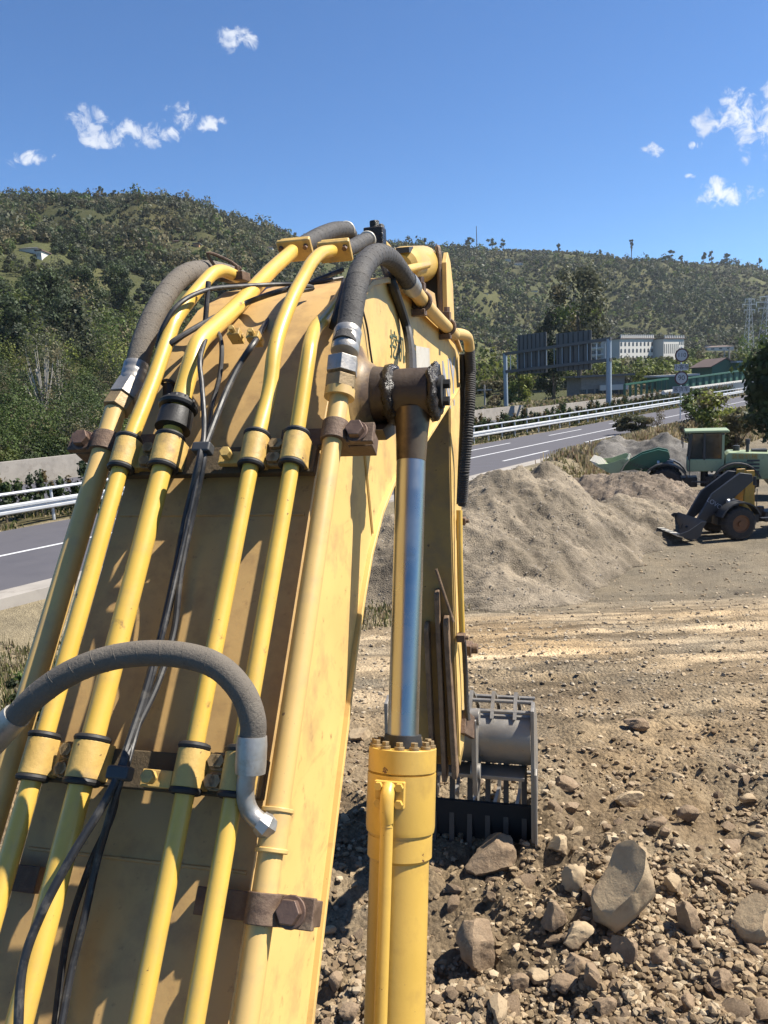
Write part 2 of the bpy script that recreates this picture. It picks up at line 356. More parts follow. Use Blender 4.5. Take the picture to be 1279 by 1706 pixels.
def text(name, body, size, mt, M4, parent=None, wloc=None, depth=.002):
    cu = bpy.data.curves.new(name, 'FONT'); cu.body = body; cu.size = size; cu.extrude = depth; cu.align_x = 'CENTER'; cu.align_y = 'CENTER'
    tmp = bpy.data.objects.new(name, cu); COL.objects.link(tmp); bpy.context.view_layer.update()
    me = bpy.data.meshes.new_from_object(tmp.evaluated_get(bpy.context.evaluated_depsgraph_get()))
    bpy.data.objects.remove(tmp); me.transform(M4); me.materials.clear()
    return finish(name, me, mt, parent, wloc, smooth=False)

# ------------------------------------------------------------------ terrain
# road: median guard rail line and near edge, on the plane z = ROADZ
ROADZ = -1.1
A = gnd(0, 880, ROADZ)[:2]; B = gnd(1040, 694, ROADZ)[:2]
RD = (B-A)/np.linalg.norm(B-A); RN = np.array([RD[1], -RD[0]])     # RN points to the yard
ROADW = 8.6
def road_s(x, y): return (x-A[0])*RN[0]+(y-A[1])*RN[1]            # 0 at rail, + towards the yard
def road_pt(t, s, z=ROADZ): p = A+RD*t+RN*s; return np.array([p[0], p[1], z])
RIDGE = [(-500, 360), (-250, 345), (0, 330), (100, 327), (200, 328), (330, 344), (430, 375), (500, 395), (560, 400), (640, 412), (720, 412), (800, 417), (860, 419), (930, 421), (1000, 428), (1080, 436), (1150, 440), (1230, 441), (1279, 452), (1500, 470), (1800, 500)]
ru = []; rsl = []
for px, py in RIDGE:
    r = ray(px, py); ru.append(r[0]/r[1]); rsl.append(r[2]/r[1])
def lerp(a, b, t): return a*(1-t)+b*t
def height(x, y):
    yard = -2.2*sstep((y-5.2)/14.)
    near = np.exp(-((y-3.9)/1.5)**2)*sstep((x-.2)/1.2)
    yard = yard+.17*near                                           # heaped rubble in front of the bucket
    amp = 1/(1+np.maximum(y-6, 0)*.10)
    yard = yard+fbm(x*.9, y*.9, 4, 3)*.16*amp*np.clip((8-y)/3, .35, 1)+fbm(x*5, y*5, 5, 9, .6)*.11*amp*np.clip((8.5-y)/3.5, .22, 1)
    # tracks: long ruts running across the view
    q = y+.10*x+fbm(x*.35, y*.5, 3, 21)*1.6
    yard = yard+(np.clip(np.sin(q*6.3)-.35, 0, 1)*1.2+.8*np.clip(np.sin(q*14.7+1+2*vnoise(x*.4, y*.4, 6))-.2, 0, 1)+.5*vnoise(x*1.2, y*9, 8))*.075*sstep((y-5.2)/1.5)*(1-sstep((y-15)/5))*(vnoise(x*.5, y*.8, 5)+.55)
    # left side of the machine: bank
    yard = np.where(x < -1, yard-.5*sstep((-x-1)/3), yard)
    s = road_s(x, y)
    t = sstep((s-ROADW-.9)/3.2)
    z = lerp(ROADZ-.06, yard, t)
    bank = np.exp(-((s-ROADW-2.6)/1.2)**2)*sstep((y-21)/8)*.85
    z = z+bank
    # beyond the rail: median, far carriageway, then the valley side
    z = np.where(s < 0, ROADZ-.06+fbm(x*.4, y*.4, 3, 4)*.1, z)
    s2 = -s-13
    yy = np.maximum(y, 1); u = x/yy
    sl_ = np.interp(u, ru, rsl)
    yr = np.interp(u, [-.8, -.5, -.1, .15, .5, .9], [430, 430, 560, 800, 850, 850])   # ridge distance
    y0 = np.interp(u, [-.9, -.45, -.1, .05, .25, .6], [32, 42, 90, 230, 420, 380])
    yr = yr*(1+.06*fbm(u*6, u*0, 3, 8))
    t = np.clip((y-y0)/(yr-y0), 0, 1.6)
    pw = np.interp(u, [-.5, 0, .3], [1.7, 1.6, 1.35])
    g_ = np.where(t < 1, 1-(1-np.minimum(t, 1))**pw, 1-.35*(t-1))
    g_ = np.clip(g_+fbm(x/60, y/60, 4, 31)*.26*np.clip(t*4, 0, 1)*np.clip((1-t)*3, 0, 1), 0, 1.0)
    hill = (CAM_H+sl_*np.minimum(y, yr)-ROADZ)*g_
    plain = 8.5*sstep((y-90)/230)*sstep((u-.0)/.2)
    base = ROADZ+.15+plain*np.clip(1-t*3, 0, 1)
    z = np.where(s2 > 0, lerp(z, np.maximum(base+hill, -1.2), sstep(s2/4)), z)
    return z
def hz(x, y): return float(height(np.array([float(x)]), np.array([float(y)]))[0])
rows = []; y = -4.0
while y < 1.6: rows.append(y); y += .25
while y < 1300: rows.append(y); y += max(.024, y*.0095) if y < 60 else y*.014
rows = np.array(rows); us = np.linspace(-1.35, 1.35, 640)
Y, U = np.meshgrid(rows, us, indexing='ij'); X = U*(np.maximum(Y, 0)+2.5)+.35*0
X = X+np.where(Y < 8, .7, .7*np.clip((20-Y)/12, 0, 1))
Zt = height(X, Y)
V = np.c_[X.ravel(), Y.ravel(), Zt.ravel()]
nr, nc = X.shape; ii = np.arange(nr*nc).reshape(nr, nc)
F = np.stack([ii[:-1, :-1], ii[:-1, 1:], ii[1:, 1:], ii[1:, :-1]], -1).reshape(-1, 4)
def ground_col(x, y, z):
    s = road_s(x, y); n = fbm(x*.5, y*.5, 4, 50); n1 = fbm(x*.25+4, y*1.2, 4, 77)
    soil = np.array([.335, .242, .142]); grey = np.array([.27, .235, .18]); ochre = np.array([.50, .385, .25]); dark = np.array([.20, .142, .085])
    c = soil[None]+(grey-soil)[None]*np.clip(.3+n*1.2, 0, 1)[:, None]
    k = np.clip((n1+.08)*2.2, 0, 1)*sstep((y-5)/3)*(1-sstep((y-14)/5))
    c = c*(1-k[:, None])+ochre[None]*k[:, None]
    k = np.clip((fbm(x*1.1, y*1.1, 4, 90)-.05)*2, 0, .7)*(1-sstep((y-6)/3))
    c = c*(1-k[:, None])+dark[None]*k[:, None]
    k = sstep((y-12.5)/5)*.85
    c = c*(1-k[:, None])+grey[None]*.74*k[:, None]
    q = y+.10*x+fbm(x*.35, y*.5, 3, 21)*1.6; rut = np.clip(np.sin(q*6.3+.9)*.5+np.sin(q*14.7+2)*.35+fbm(x*.7, y*5, 4, 66)*1.2, -1, 1)*sstep((y-5.2)/1.5)*(1-sstep((y-13)/4)); rut2 = np.clip(fbm(x*.22+y*.05, y*3.2+x*.25, 4, 88)*2.6, -1, 1)*sstep((y-5.4)/1.5)*(1-sstep((y-15)/4)); c = c*(1+.36*rut[:, None]+.36*rut2[:, None])  # rut bands: shade of the ruts painted in along with darker soil
    veg = np.array([.115, .10, .05]); k = (1-sstep((s-ROADW-3)/4))*(s > 0)
    c = c*(1-k[:, None])+np.array([.26, .22, .15])[None]*k[:, None]
    k = ((s < 0)*1.)
    c = c*(1-k[:, None])+veg[None]*k[:, None]
    gr = fbm(x/45, y/45, 5, 12); gr2 = fbm(x/16, y/60, 4, 14)
    hillc = np.array([.066, .072, .030])[None]*(1+gr[:, None]*.8)+np.array([.07, .055, .02])[None]*np.clip(gr2, 0, 1)[:, None]
    terr = np.clip(np.sin((z+fbm(x/60, y/60, 3, 9)*8)*.55)*.5+.1, 0, 1)*np.clip(gr2*3, 0, 1)
    hillc = hillc+np.array([.05, .045, .025])[None]*terr[:, None]
    k = (s < -13)*sstep((y-35)/25)
    return np.clip(c*(1-k[:, None])+hillc*k[:, None], .01, 1)
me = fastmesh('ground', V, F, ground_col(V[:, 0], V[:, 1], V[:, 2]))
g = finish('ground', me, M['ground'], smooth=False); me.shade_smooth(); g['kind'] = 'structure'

# road sheet and its markings
def strip_obj(name, s0, s1, t0, t1, z, mt, kind='structure', seg=40, parent=None):
    mb = MB(); ts = np.linspace(t0, t1, seg)
    v = [road_pt(t, s0, z) for t in ts]+[road_pt(t, s1, z) for t in ts]
    mb.add(v, [(i, i+seg, i+1+seg, i+1) for i in range(seg-1)])
    o = obj(name, mb, mt, parent, smooth=False)
    if kind: o['kind'] = kind
    return o
strip_obj('road', .7, ROADW+.35, -40, 260, ROADZ, M['asphalt'])
strip_obj('far_carriageway', -12.2, -2.6, -40, 260, ROADZ+.01, M['asphalt'])
mk = MB()
def mark(s, w_, t0, t1): mk.add([road_pt(t0, s, ROADZ+.004), road_pt(t1, s, ROADZ+.004), road_pt(t1, s+w_, ROADZ+.004), road_pt(t0, s+w_, ROADZ+.004)], [(0, 1, 2, 3)])
mark(4.55, .17, -40, 240)
t = 2.3
while t < 60: mark(2.3, .16, t, t+6); t += 12
t = 1.2-12
while t < 200: mark(7.0, .17, t, t+5.5); t += 11
o = obj('road_marking', mk, M['paintw'], smooth=False, recalc=False); o['kind'] = 'structure'
kb = MB(); v = []
for t in np.linspace(-40, 240, 100): v += [road_pt(t, ROADW+.35, ROADZ-.1), road_pt(t, ROADW+.35, ROADZ+.12), road_pt(t, ROADW+1.15, ROADZ+.14), road_pt(t, ROADW+1.2, ROADZ-.25)]
kb.add(v, [(i*4+j, i*4+j+1, i*4+5+j, i*4+4+j) for i in range(99) for j in range(3)])
o = obj('kerb', kb, M['concrete'], smooth=False); o['kind'] = 'structure'

# ------------------------------------------------------------------ foliage
def leaves(centers, radii, n, size, cols, flat=.5, shell=.55, rs=RS, up=.0):
    """leaf-sized quads in lumpy ellipsoid crowns; centers (k,3), radii (k,3), n per crown, size (k,), cols (k,3)"""
    k = len(centers); c = np.repeat(centers, n, 0); r = np.repeat(radii, n, 0)
    d = rs.normal(size=(k*n, 3)); d /= np.linalg.norm(d, axis=1)[:, None]
    lob = .72+.28*np.sin(d[:, 0]*5+np.repeat(rs.rand(k)*6, n))*np.sin(d[:, 1]*4+np.repeat(rs.rand(k)*6, n)+d[:, 2]*5)
    q = (shell+(1-shell)*rs.rand(k*n))*lob
    p = c+d*r*q[:, None]
    nn = d+rs.normal(size=(k*n, 3))*.45; nn /= np.linalg.norm(nn, axis=1)[:, None]
    a = np.cross(nn, rs.normal(size=(k*n, 3))); a /= np.linalg.norm(a, axis=1)[:, None]; b = np.cross(nn, a)
    s = np.repeat(size, n)*(.6+.8*rs.rand(k*n)); a = a*s[:, None]; b = b*s[:, None]*.7
    V = np.stack([p-a, p+b, p+a, p-b], 1).reshape(-1, 3)
    F = np.arange(len(V)).reshape(-1, 4)
    cc = np.repeat(cols, n, 0)*(.75+.5*rs.rand(k*n))[:, None]
    return V, F, np.repeat(cc, 4, 0)
def merge(parts):
    V = []; F = []; Cc = []; n = 0
    for v, f, c in parts: V.append(v); F.append(f+n); Cc.append(c); n += len(v)
    return np.concatenate(V), np.concatenate(F), np.concatenate(Cc)
PAL = 1.5*np.array([[.045, .065, .022], [.065, .095, .025], [.10, .125, .028], [.15, .17, .035], [.035, .05, .022], [.095, .088, .042], [.13, .112, .058], [.105, .078, .036], [.075, .08, .045]])
# woods that read as one mass: crowns over the hillside
def march(px, py, y0=30., y1=1100.):
    r = ray(px, py); u = r[0]/r[1]; ys = np.geomspace(y0, y1, 900); z = height(u*ys, ys); zr = CAM_H+r[2]/r[1]*ys
    k = np.argmax(z >= zr); return ys[k] if z[k] >= zr[k] else y1*.8
HOUSES = [(48, 416, 30, 14, 'wallw', 'white flat roofed house among dark trees high on the left slope'), (66, 424, 8, 22, 'wallw', 'narrow white tower beside the flat roofed house on the left slope'),
      (292, 402, 10, 8, 'brick', 'left of two tiny orange houses on the left hill'), (327, 407, 9, 9, 'brick', 'right of two tiny orange houses on the left hill'),
      (449, 412, 10, 5, 'wallw', 'tiny white house near the ridge left of the hoses'),
      (846, 433, 9, 6, 'wallw', 'small white house highest on the right hill'), (864, 440, 14, 6, 'wallw', 'wider white house below the highest one on the right hill'),
      (807, 489, 12, 4, 'wallw', 'pale house at the left of the row across the right hill'), (826, 495, 18, 3, 'wallw', 'long low white house in the row across the right hill'), (890, 485, 10, 4, 'wallw', 'tiny white house in the middle of the right hill'),
      (920, 490, 16, 6, 'wallw', 'bright white farmhouse in the middle of the right hill'), (940, 492, 8, 6, 'wallw', 'small white barn beside the bright farmhouse'), (972, 490, 10, 4, 'wallw', 'long white shed right of the white barn on the hill'), (995, 500, 7, 4, 'wallw', 'isolated tiny white hut right of the long shed on the hill'),
      (1018, 499, 7, 4, 'wallw', 'rightmost tiny white hut in the row across the right hill'), (1050, 541, 8, 3, 'wallw', 'tiny white house just above the long white block'),
      (1200, 580, 44, 9, 'wallw', 'row of pale low houses in front of the pylons'), (1180, 578, 10, 9, 'steelblue', 'small blue grey house left of the pylons')]
HD = [march(h[0], h[1]+h[3]*.5) for h in HOUSES]
YS = march(1062, 603, 120)
CLEAR = [(h[0]-h[2]/2, h[0]+h[2]/2, h[1]-h[3]*.7, h[1]+h[3]*.3, d) for h, d in zip(HOUSES, HD)]+[(1018, 1148, 552, 590, YS+20), (984, 1006, 566, 594, YS+20)]
def scatter(n, u0, u1, ya, yb, rmin, rmax, leafn, lsz, pal, seed, ymix=1.0, pw=2.0, tall=1.0, cl=40.):
    rs = np.random.RandomState(seed)
    u = u0+(u1-u0)*rs.rand(n); yy = ya*(yb/ya)**(rs.rand(n)**ymix)
    x = u*yy; s = road_s(x, yy); ok = s < -15.5; x, yy = x[ok], yy[ok]
    gn = fbm(x/cl, yy/cl, 3, 61); big = rs.rand(len(x))**pw*np.clip(.75+gn*1.6, .15, 1.2); R_ = rmin+(rmax-rmin)*big
    z = height(x, yy); th = (.7+.5*rs.rand(len(x)))*(1+.6*big*tall); c = np.c_[x, yy, z+R_*th*.8]; rr = np.c_[R_, R_, R_*th]
    w_ = np.clip(gn*1.5+.5+rs.normal(size=len(x))*.24, 0, .999)
    idx = np.array(pal)[(w_*len(pal)).astype(int)]
    vis = (.55+.75*rs.rand(len(x))**1.2)
    cl_ = np.ones(len(x), bool)
    for (zx0, zx1, zy0, zy1, zd) in CLEAR:
        q = c-C; dz = q@fw; qx = 639.5+1280*(q@rt)/dz; qy = 853-1280*(q@up)/dz; e_ = R_*1280/dz
        cl_ &= ~((qx+e_*.8 > zx0) & (qx-e_*.8 < zx1) & (qy+e_ > zy0) & (qy-e_*1.2 < zy1) & (yy < zd+8))
    c = c[cl_]; rr = rr[cl_]; R_ = R_[cl_]; idx = idx[cl_]; vis = vis[cl_]
    return leaves(c, rr, leafn, lsz*(.75+R_/rmax*.6), PAL[idx]*vis[:, None], rs=rs, shell=.75)
near = merge([scatter(900, -.64, -.15, 41, 80, .5, 2.6, 760, .062, [0, 4, 1, 8, 2, 1, 6, 1, 0, 5, 1], 11, 1.0, 2.2, 1, 18.), scatter(900, -.64, -.10, 70, 135, .6, 3.8, 520, .11, [0, 4, 1, 2, 8, 3, 1, 6, 0, 2], 1, 1.05, 2.4),
              scatter(1700, -.64, -.02, 125, 270, 1.2, 5.2, 230, .25, [4, 0, 8, 4, 1, 8, 2, 6, 1, 2], 2, 1, 2.6)])
o = finish('woodland', fastmesh('woodland', *near), M['leaf'], smooth=False); tag(o, 'dense mixed green and brown woodland covering the near left slope above the road', 'woodland', kind='stuff')
far = merge([scatter(6500, -.64, .08, 240, 560, 1.1, 4.8, 50, .5, [4, 0, 8, 5, 8, 1, 6, 4, 8], 3, 1, 3.0, .5),
             scatter(13000, .0, .56, 400, 880, 1.2, 5.0, 28, .75, [8, 2, 8, 5, 1, 8, 4, 0, 4], 4, .9, 3.0, .4, 90.),
             scatter(1700, .02, .56, 150, 430, 1.0, 4.2, 110, .34, [2, 3, 8, 2, 6, 5, 1], 5, 1, 2.6)])
o = finish('hill_forest', fastmesh('hill_forest', *far), M['leaf'], smooth=False); tag(o, 'far off terraced hillside forest rising to the ridge under the blue sky', 'forest', kind='stuff')

def tree(name, label, base, h, cr, pal, group=None, n=2600, ls=.2, lobes=9, bare=.35, trunkm='bark', seed=1, cat='tree', wide=1., limbs=5):
    rs = np.random.RandomState(seed); t = thing(name, label, cat, base, 0, group)
    mb = MB(); th = h*(bare+.35)
    mb.tube([(0, 0, -.3), (rs.normal()*.02*h, rs.normal()*.02*h, th*.5), (rs.normal()*.03*h, 0, th)], [h*.022+.03, h*.017+.02, h*.008+.01], 8, sub=3)
    cs = []; rr = []
    for i in range(lobes):
        a = rs.rand()*6.28; e = rs.rand(); R = cr*wide*(.25+.5*rs.rand())
        p = np.array([math.cos(a)*R, math.sin(a)*R, h*(bare+(1-bare)*(.12+.75*e))]); 
        p[:2] *= math.sin(math.pi*min(.95, .25+.65*e))**.7
        cs.append(p); rr.append([cr*(.34+.25*rs.rand())]*2+[h*(1-bare)*(.14+.1*rs.rand())])
        if i < limbs: mb.tube([(0, 0, h*(bare*.6+.3*e*bare)), p*.55+np.array([0, 0, h*.1*bare]), p], [h*.009+.01, h*.006+.008, .01], 6, sub=3)
    obj('trunk', mb, M[trunkm], t)
    c = PAL[np.array(pal)[rs.randint(len(pal), size=lobes)]]*(.7+.6*rs.rand(lobes))[:, None]
    v = leaves(np.array(cs), np.array(rr), n//lobes, np.full(lobes, ls), c, shell=.35, rs=rs)
    finish('crown', fastmesh('crown', *v), M['leaf'], t, smooth=False)
    return t
def on_ground_at(px, Yd):      # x for a pixel column at a given forward distance
    p = at_y(px, 640, Yd); return (p[0], p[1], hz(p[0], p[1]))
def ridge_at(px):
    r = ray(px, 640); u = r[0]/r[1]
    ys = np.linspace(300, 1200, 500); z = height(u*ys, ys); k = int(np.argmax((z-CAM_H)/ys)); return (u*ys[k], ys[k], z[k])

# ------------------------------------------------------------------ EXCAVATOR (one thing)
YAW = rad(13.9); Lx = np.array([math.cos(YAW), -math.sin(YAW), 0]); Fx = np.array([math.sin(YAW), math.cos(YAW), 0]); Zx = np.array([0, 0, 1.])
c0 = at(223, 1280, 1.43)@Lx
def W3(l, f, z): return Lx*(c0+l)+Fx*f+Zx*z
a_ = np.array([1.0, 2.007]); b_ = np.array([1.64, 2.882]); D2 = (b_-a_)/np.linalg.norm(b_-a_); N2 = np.array([-D2[1], D2[0]])
Dw = Fx*D2[0]+Zx*D2[1]; Nw = Fx*N2[0]+Zx*N2[1]; P0 = Fx*a_[0]+Zx*a_[1]+Lx*c0
def BP(l, d, h): return P0+Lx*l+Dw*d+Nw*h                  # boom coordinates: across, along, above the top plate
def onl(px, py, l):                                        # pixel -> point in the vertical plane at offset l
    r = ray(px, py); return C+r*(((c0+l)-C@Lx)/(r@Lx))
def onh(px, py, h):                                        # pixel -> point at height h above the top plate
    r = ray(px, py); return C+r*(((P0-C)@Nw+h)/(r@Nw))
LC = .02
exl = tuple(W3(LC, -.6, 0)); exl = (exl[0], exl[1], 0)
EX = thing('excavator', 'yellow excavator reaching over the yard, its boom of pipes and hoses filling the foreground', 'excavator', exl)
def part(name, mb, mt, parent=None, **k):
    if parent is None: return obj(name, mb, mt, EX, exl, **k)
    o = obj(name, mb, mt, None, **k); o.parent = parent; o.matrix_parent_inverse = Matrix.Identity(4); return o

TOP = [(-.42, .065), (1.0, 2.007), (1.60, 2.827), (1.70, 2.955), (1.80, 3.065), (1.90, 3.15), (2.02, 3.225), (2.2, 3.292), (2.4, 3.325), (2.9, 3.315), (3.4, 3.275), (3.9, 3.215), (4.05, 3.16), (4.10, 3.08)]
BOT = [(4.02, 3.0), (3.895, 2.96), (3.4, 2.865), (2.867, 2.765), (2.55, 2.725), (2.36, 2.69), (2.2, 2.63), (2.05, 2.535), (1.95, 2.44), (1.84, 2.318), (1.74, 2.18), (1.5, 1.86), (1.36, 1.665), (1.1, 1.32), (.4, .45), (-.1, -.12), (-.35, -.12)]
PR = TOP+BOT
bm_ = MB(); bm_.prism(PR, lambda l, f, z: W3(l, f, z), -.195, .235)
BOOM = part('boom', bm_, M['boom'], bevel=.003)
tp = MB()
def offs(pl, h):
    P = np.array(pl); o = []
    for i in range(len(P)):
        d = P[min(i+1, len(P)-1)]-P[max(i-1, 0)]; d /= np.linalg.norm(d); o.append(tuple(P[i]+np.array([-d[1], d[0]])*h))
    return o
T1 = TOP[:-1]; tpoly = offs(T1, .002)+offs(T1, -.014)[::-1]
tp.prism(tpoly, lambda l, f, z: W3(l, f, z), -.211, .251)
part('top_plate', tp, M['plate'], BOOM, bevel=.002)
bp2 = MB(); B1 = BOT[:-1]; bp2.prism(offs(B1, -.001)+offs(B1, .014)[::-1], lambda l, f, z: W3(l, f, z), -.208, .248)
part('bottom_plate', bp2, M['boom'], BOOM, bevel=.002)
# weld seams across the side plates and top plate
ws = MB()
for (f1, z1, f2, z2) in [(2.10, 2.58, 1.99, 3.19)]:
    P = [W3(.2365, f1+(f2-f1)*q, z1+(z2-z1)*q) for q in np.linspace(0, 1, 12)]; ws.tube(P, .005, 6)
part('weld_seam', ws, M['boom'], BOOM)
for d in (.205, .9): ws = MB(); ws.tube([BP(-.2, d, .002), BP(.24, d, .002)], .0035, 6); part('weld_seam', ws, M['plate'], BOOM)

# lettering on the right side plate: basis x along boom (forward), y up
def side_text(name, body, size, mt, f, z, rot, sx=1., l=.2362, depth=.001):
    X = Fx*math.cos(rot)+Zx*math.sin(rot); Yv = -Fx*math.sin(rot)+Zx*math.cos(rot); p = W3(l, f, z); n = Lx
    m4 = Matrix(((X[0]*sx, Yv[0], n[0], p[0]), (X[1]*sx, Yv[1], n[1], p[1]), (X[2]*sx, Yv[2], n[2], p[2]), (0, 0, 0, 1)))
    o = text(name, body, size, mt, m4, BOOM, None, depth); return o
p1 = onl(657, 580, .236); p2 = onl(683, 580, .236); fz = lambda p: (p@Fx, p[2])
side_text('lettering', '挖机出租', .098, M['letter'], (fz(p1)[0]+fz(p2)[0])/2+.03, fz(p1)[1]-.01, rad(-4), 1.15)
q1 = onl(692, 576, .236); q2 = onl(716, 619, .236)
wp = MB(); wp.box((fz(q1)[0], .2362, fz(q2)[1]), (fz(q2)[0], .2375, fz(q1)[1]), [Fx, Lx, Zx], Lx*c0)
part('sticker', wp, M['white'], BOOM)
side_text('lettering', 'SANY', .34, M['stripe'], fz(onl(735, 655, .236))[0]+.08, fz(onl(735, 650, .236))[1]+.0, rad(4), .9)

# ---- pipes on the top plate
BR = .021
def path(pts): return [BP(*p) for p in pts]
def img(px, py, l): return onl(px, py, l)
PIPES = []
def boompipe(low, rest, r, mt='pipe', sub=5, parent=None, name='boom_pipe'):
    mb = MB(); mb.tube(low+rest, r, 18, sub=sub); o = part(name, mb, M[mt], parent); PIPES.append(o); return o
HP = .082
def line(l, ds, h=HP): return [BP(l, d, h) for d in ds]
def lerpl(pts, l0, l1): # image waypoints with l going from l0 to l1
    n = len(pts); return [img(x, y, l0+(l1-l0)*i/(n-1)) for i, (x, y) in enumerate(pts)]
P1 = boompipe(line(-.175, [-1.0, -.3, .3, .7, 1.0]), lerpl([(251, 646), (279, 566), (291, 534), (313, 503), (345, 465), (358, 454), (372, 452), (394, 461)], -.172, -.165), .0182)
P2 = boompipe(line(-.072, [-1.0, -.3, .3, .7, 1.0]), lerpl([(309, 640), (322, 594), (334, 568), (355, 547), (396, 509), (450, 452), (487, 419)], -.072, -.072), .0220)
P3 = boompipe(line(.135, [-1.0, -.3, .3, .7, 1.0]), lerpl([(447, 660), (456, 592), (467, 548), (487, 497), (507, 459), (519, 438), (535, 422), (553, 418)], .135, .12), .0172)
P4 = boompipe(line(.226, [-1.0, -.3, .3, .7, 1.0]), lerpl([(512, 605), (518, 568), (527, 545), (544, 526), (566, 498), (590, 460), (618, 432), (640, 420)], .226, .17), .0170)
P5 = boompipe(line(.296, [-1.0, -.3, .3, .7, 1.0], .048), line(.296, [1.12, 1.17], .048), .0215, 'bigpipe')
P0_ = boompipe(line(-.273, [-1.0, -.3, .3, .7, 1.0], .030), line(-.273, [1.12, 1.17], .030), .0250, 'bigpipe')

# ---- clamp rows: cross bar, saddles with rubber rings, paired bolts
def hexnut(mb, c, ax, r, h, k=6): mb.cyl(np.array(c), np.array(c)+np.array(ax)*h, r, k)
def clamp_row(d):
    cb = MB(); cb.obox(BP(LC, d-.005, .042), Lx, Dw, Nw, .245, .034, .010)
    for l in (-.14, -.02, .10, .19): cb.obox(BP(l, d, .018), Lx, Dw, Nw, .012, .025, .017)
    part('cross_bar', cb, M['bar'], bevel=.003)
    for (l, r, side) in ((-.175, .0182, 1), (-.072, .0220, -1), (.135, .0172, 1), (.226, .0170, -1)):
        sd_ = MB(); R = r+.010
        poly = [(-R, -.034), (-R, 0)]+[(R*math.cos(t), R*math.sin(t)) for t in np.linspace(math.pi, 0, 13)[1:-1]]+[(R, 0), (R, -.034)]
        sd_.prism(poly, lambda w_, x, h: BP(l+x, w_, HP+h), d-.033, d+.033)
        sd_.obox(BP(l+side*.043, d, HP-.022), Lx, Dw, Nw, .026, .030, .010)
        sdl = part('pipe_clamp', sd_, M['clampy'], bevel=.002)
        rb = MB()
        for dd in (-.038, .038): rb.ring(BP(l, d+dd, HP), Dw, r+.006, .0065)
        part('rubber_ring', rb, M['rubber'], sdl)
        for q in (-.017, .017):
            bt = MB(); hexnut(bt, BP(l+side*.050, d+q, HP-.012), Nw, .0125, .013)
            bt.cyl(BP(l+side*.050, d+q, HP-.018), BP(l+side*.050, d+q, HP-.010), .016, 14)
            part('bolt', bt, M['bolt'], sdl, bevel=.001)
for d in (.36, 1.015, -.45): clamp_row(d)

# ---- clamps of the side pipes, fixed on brackets of the side plates
def side_clamp(l, d, sg, hc=.048):
    mb = MB(); R = .0215+.008 if sg > 0 else .033
    poly = [(sg*-R*1.02, -.03), (-sg*R, 0)]+[(-sg*R*math.cos(t), R*math.sin(t)) for t in np.linspace(0, math.pi, 13)[1:-1]]+[(sg*R, 0), (sg*R*1.0, -.03)]
    mb.prism(poly, lambda w_, x, h: BP(l+x, w_, hc+h), d-.024, d+.024)
    mb.obox(BP(l+sg*.056, d, .040), Lx, Dw, Nw, .030, .024, .008)
    mb.obox(BP(l-sg*.075, d, .022), Lx, Dw, Nw, .055, .022, .012)
    mb.obox(BP(l+sg*.03, d, -.0), Lx, Dw, Nw, .05, .020, .022)
    o = part('side_clamp', mb, M['rust'], bevel=.002)
    bt = MB(); hexnut(bt, BP(l+sg*.048, d, .048), Nw, .021, .020); bt.cyl(BP(l+sg*.048, d, .044), BP(l+sg*.048, d, .052), .026, 18)
    part('bolt', bt, M['dbolt'], o, bevel=.002)
for d in (.155, 1.075): side_clamp(.298, d, 1); side_clamp(-.273, d, -1, .030)

# ---- hoses
def hose(pts, r, mt='hose', cuffs=(), name='hose', wraps=True, sub=8):
    mb = MB(); mb.tube(pts, r, 20, sub=sub); o = part(name, mb, M[mt])
    if wraps:            # spiral seam of the wrapped cover
        P = [np.array(p) for p in pts]; Q = []
        for i in range(len(P)-1):
            p0, p1, p2, p3 = P[max(i-1, 0)], P[i], P[i+1], P[min(i+2, len(P)-1)]
            for j in range(30):
                t = j/30; Q.append(.5*((2*p1)+(-p0+p2)*t+(2*p0-5*p1+4*p2-p3)*t*t+(-p0+3*p1-3*p2+p3)*t**3))
        Q = np.array(Q); ln = np.r_[0, np.cumsum(np.linalg.norm(np.diff(Q, axis=0), axis=1))]
        S = []; T = np.gradient(Q, axis=0); T /= np.linalg.norm(T, axis=1)[:, None]
        u = np.cross(T[0], [0, 0, 1.]); u /= np.linalg.norm(u); m_ = int(ln[-1]/.003); 
        for s_ in np.linspace(0, ln[-1], m_):
            k = min(int(np.searchsorted(ln, s_)), len(Q)-1); u = u-T[k]*(u@T[k]); u /= np.linalg.norm(u); v_ = np.cross(T[k], u)
            ph = s_/.042*math.tau; q = np.array([np.interp(s_, ln, Q[:, j]) for j in range(3)])
            S.append(q+(u*math.cos(ph)+v_*math.sin(ph))*(r*1.0))
        sm = MB(); sm.tube(S, .0007, 4, cap=False); part('cover_seam', sm, M[mt], o)
    return o
def cuff(o, a, b, r, mt='steel', name='hose_cuff', ribs=3):
    a = np.array(a); b = np.array(b); rr = []; P = []
    for i in range(ribs*4+1):
        t = i/(ribs*4); P.append(a*(1-t)+b*t); rr.append(r*(1.0 if i % 4 else .955))
    mb = MB(); mb.tube(P, rr, 20); return part(name, mb, M[mt], o)
def nut(o, a, b, r, mt='steel', name='hose_nut'):
    mb = MB(); mb.cyl(a, b, r, 6); return part(name, mb, M[mt], o, bevel=.0015)

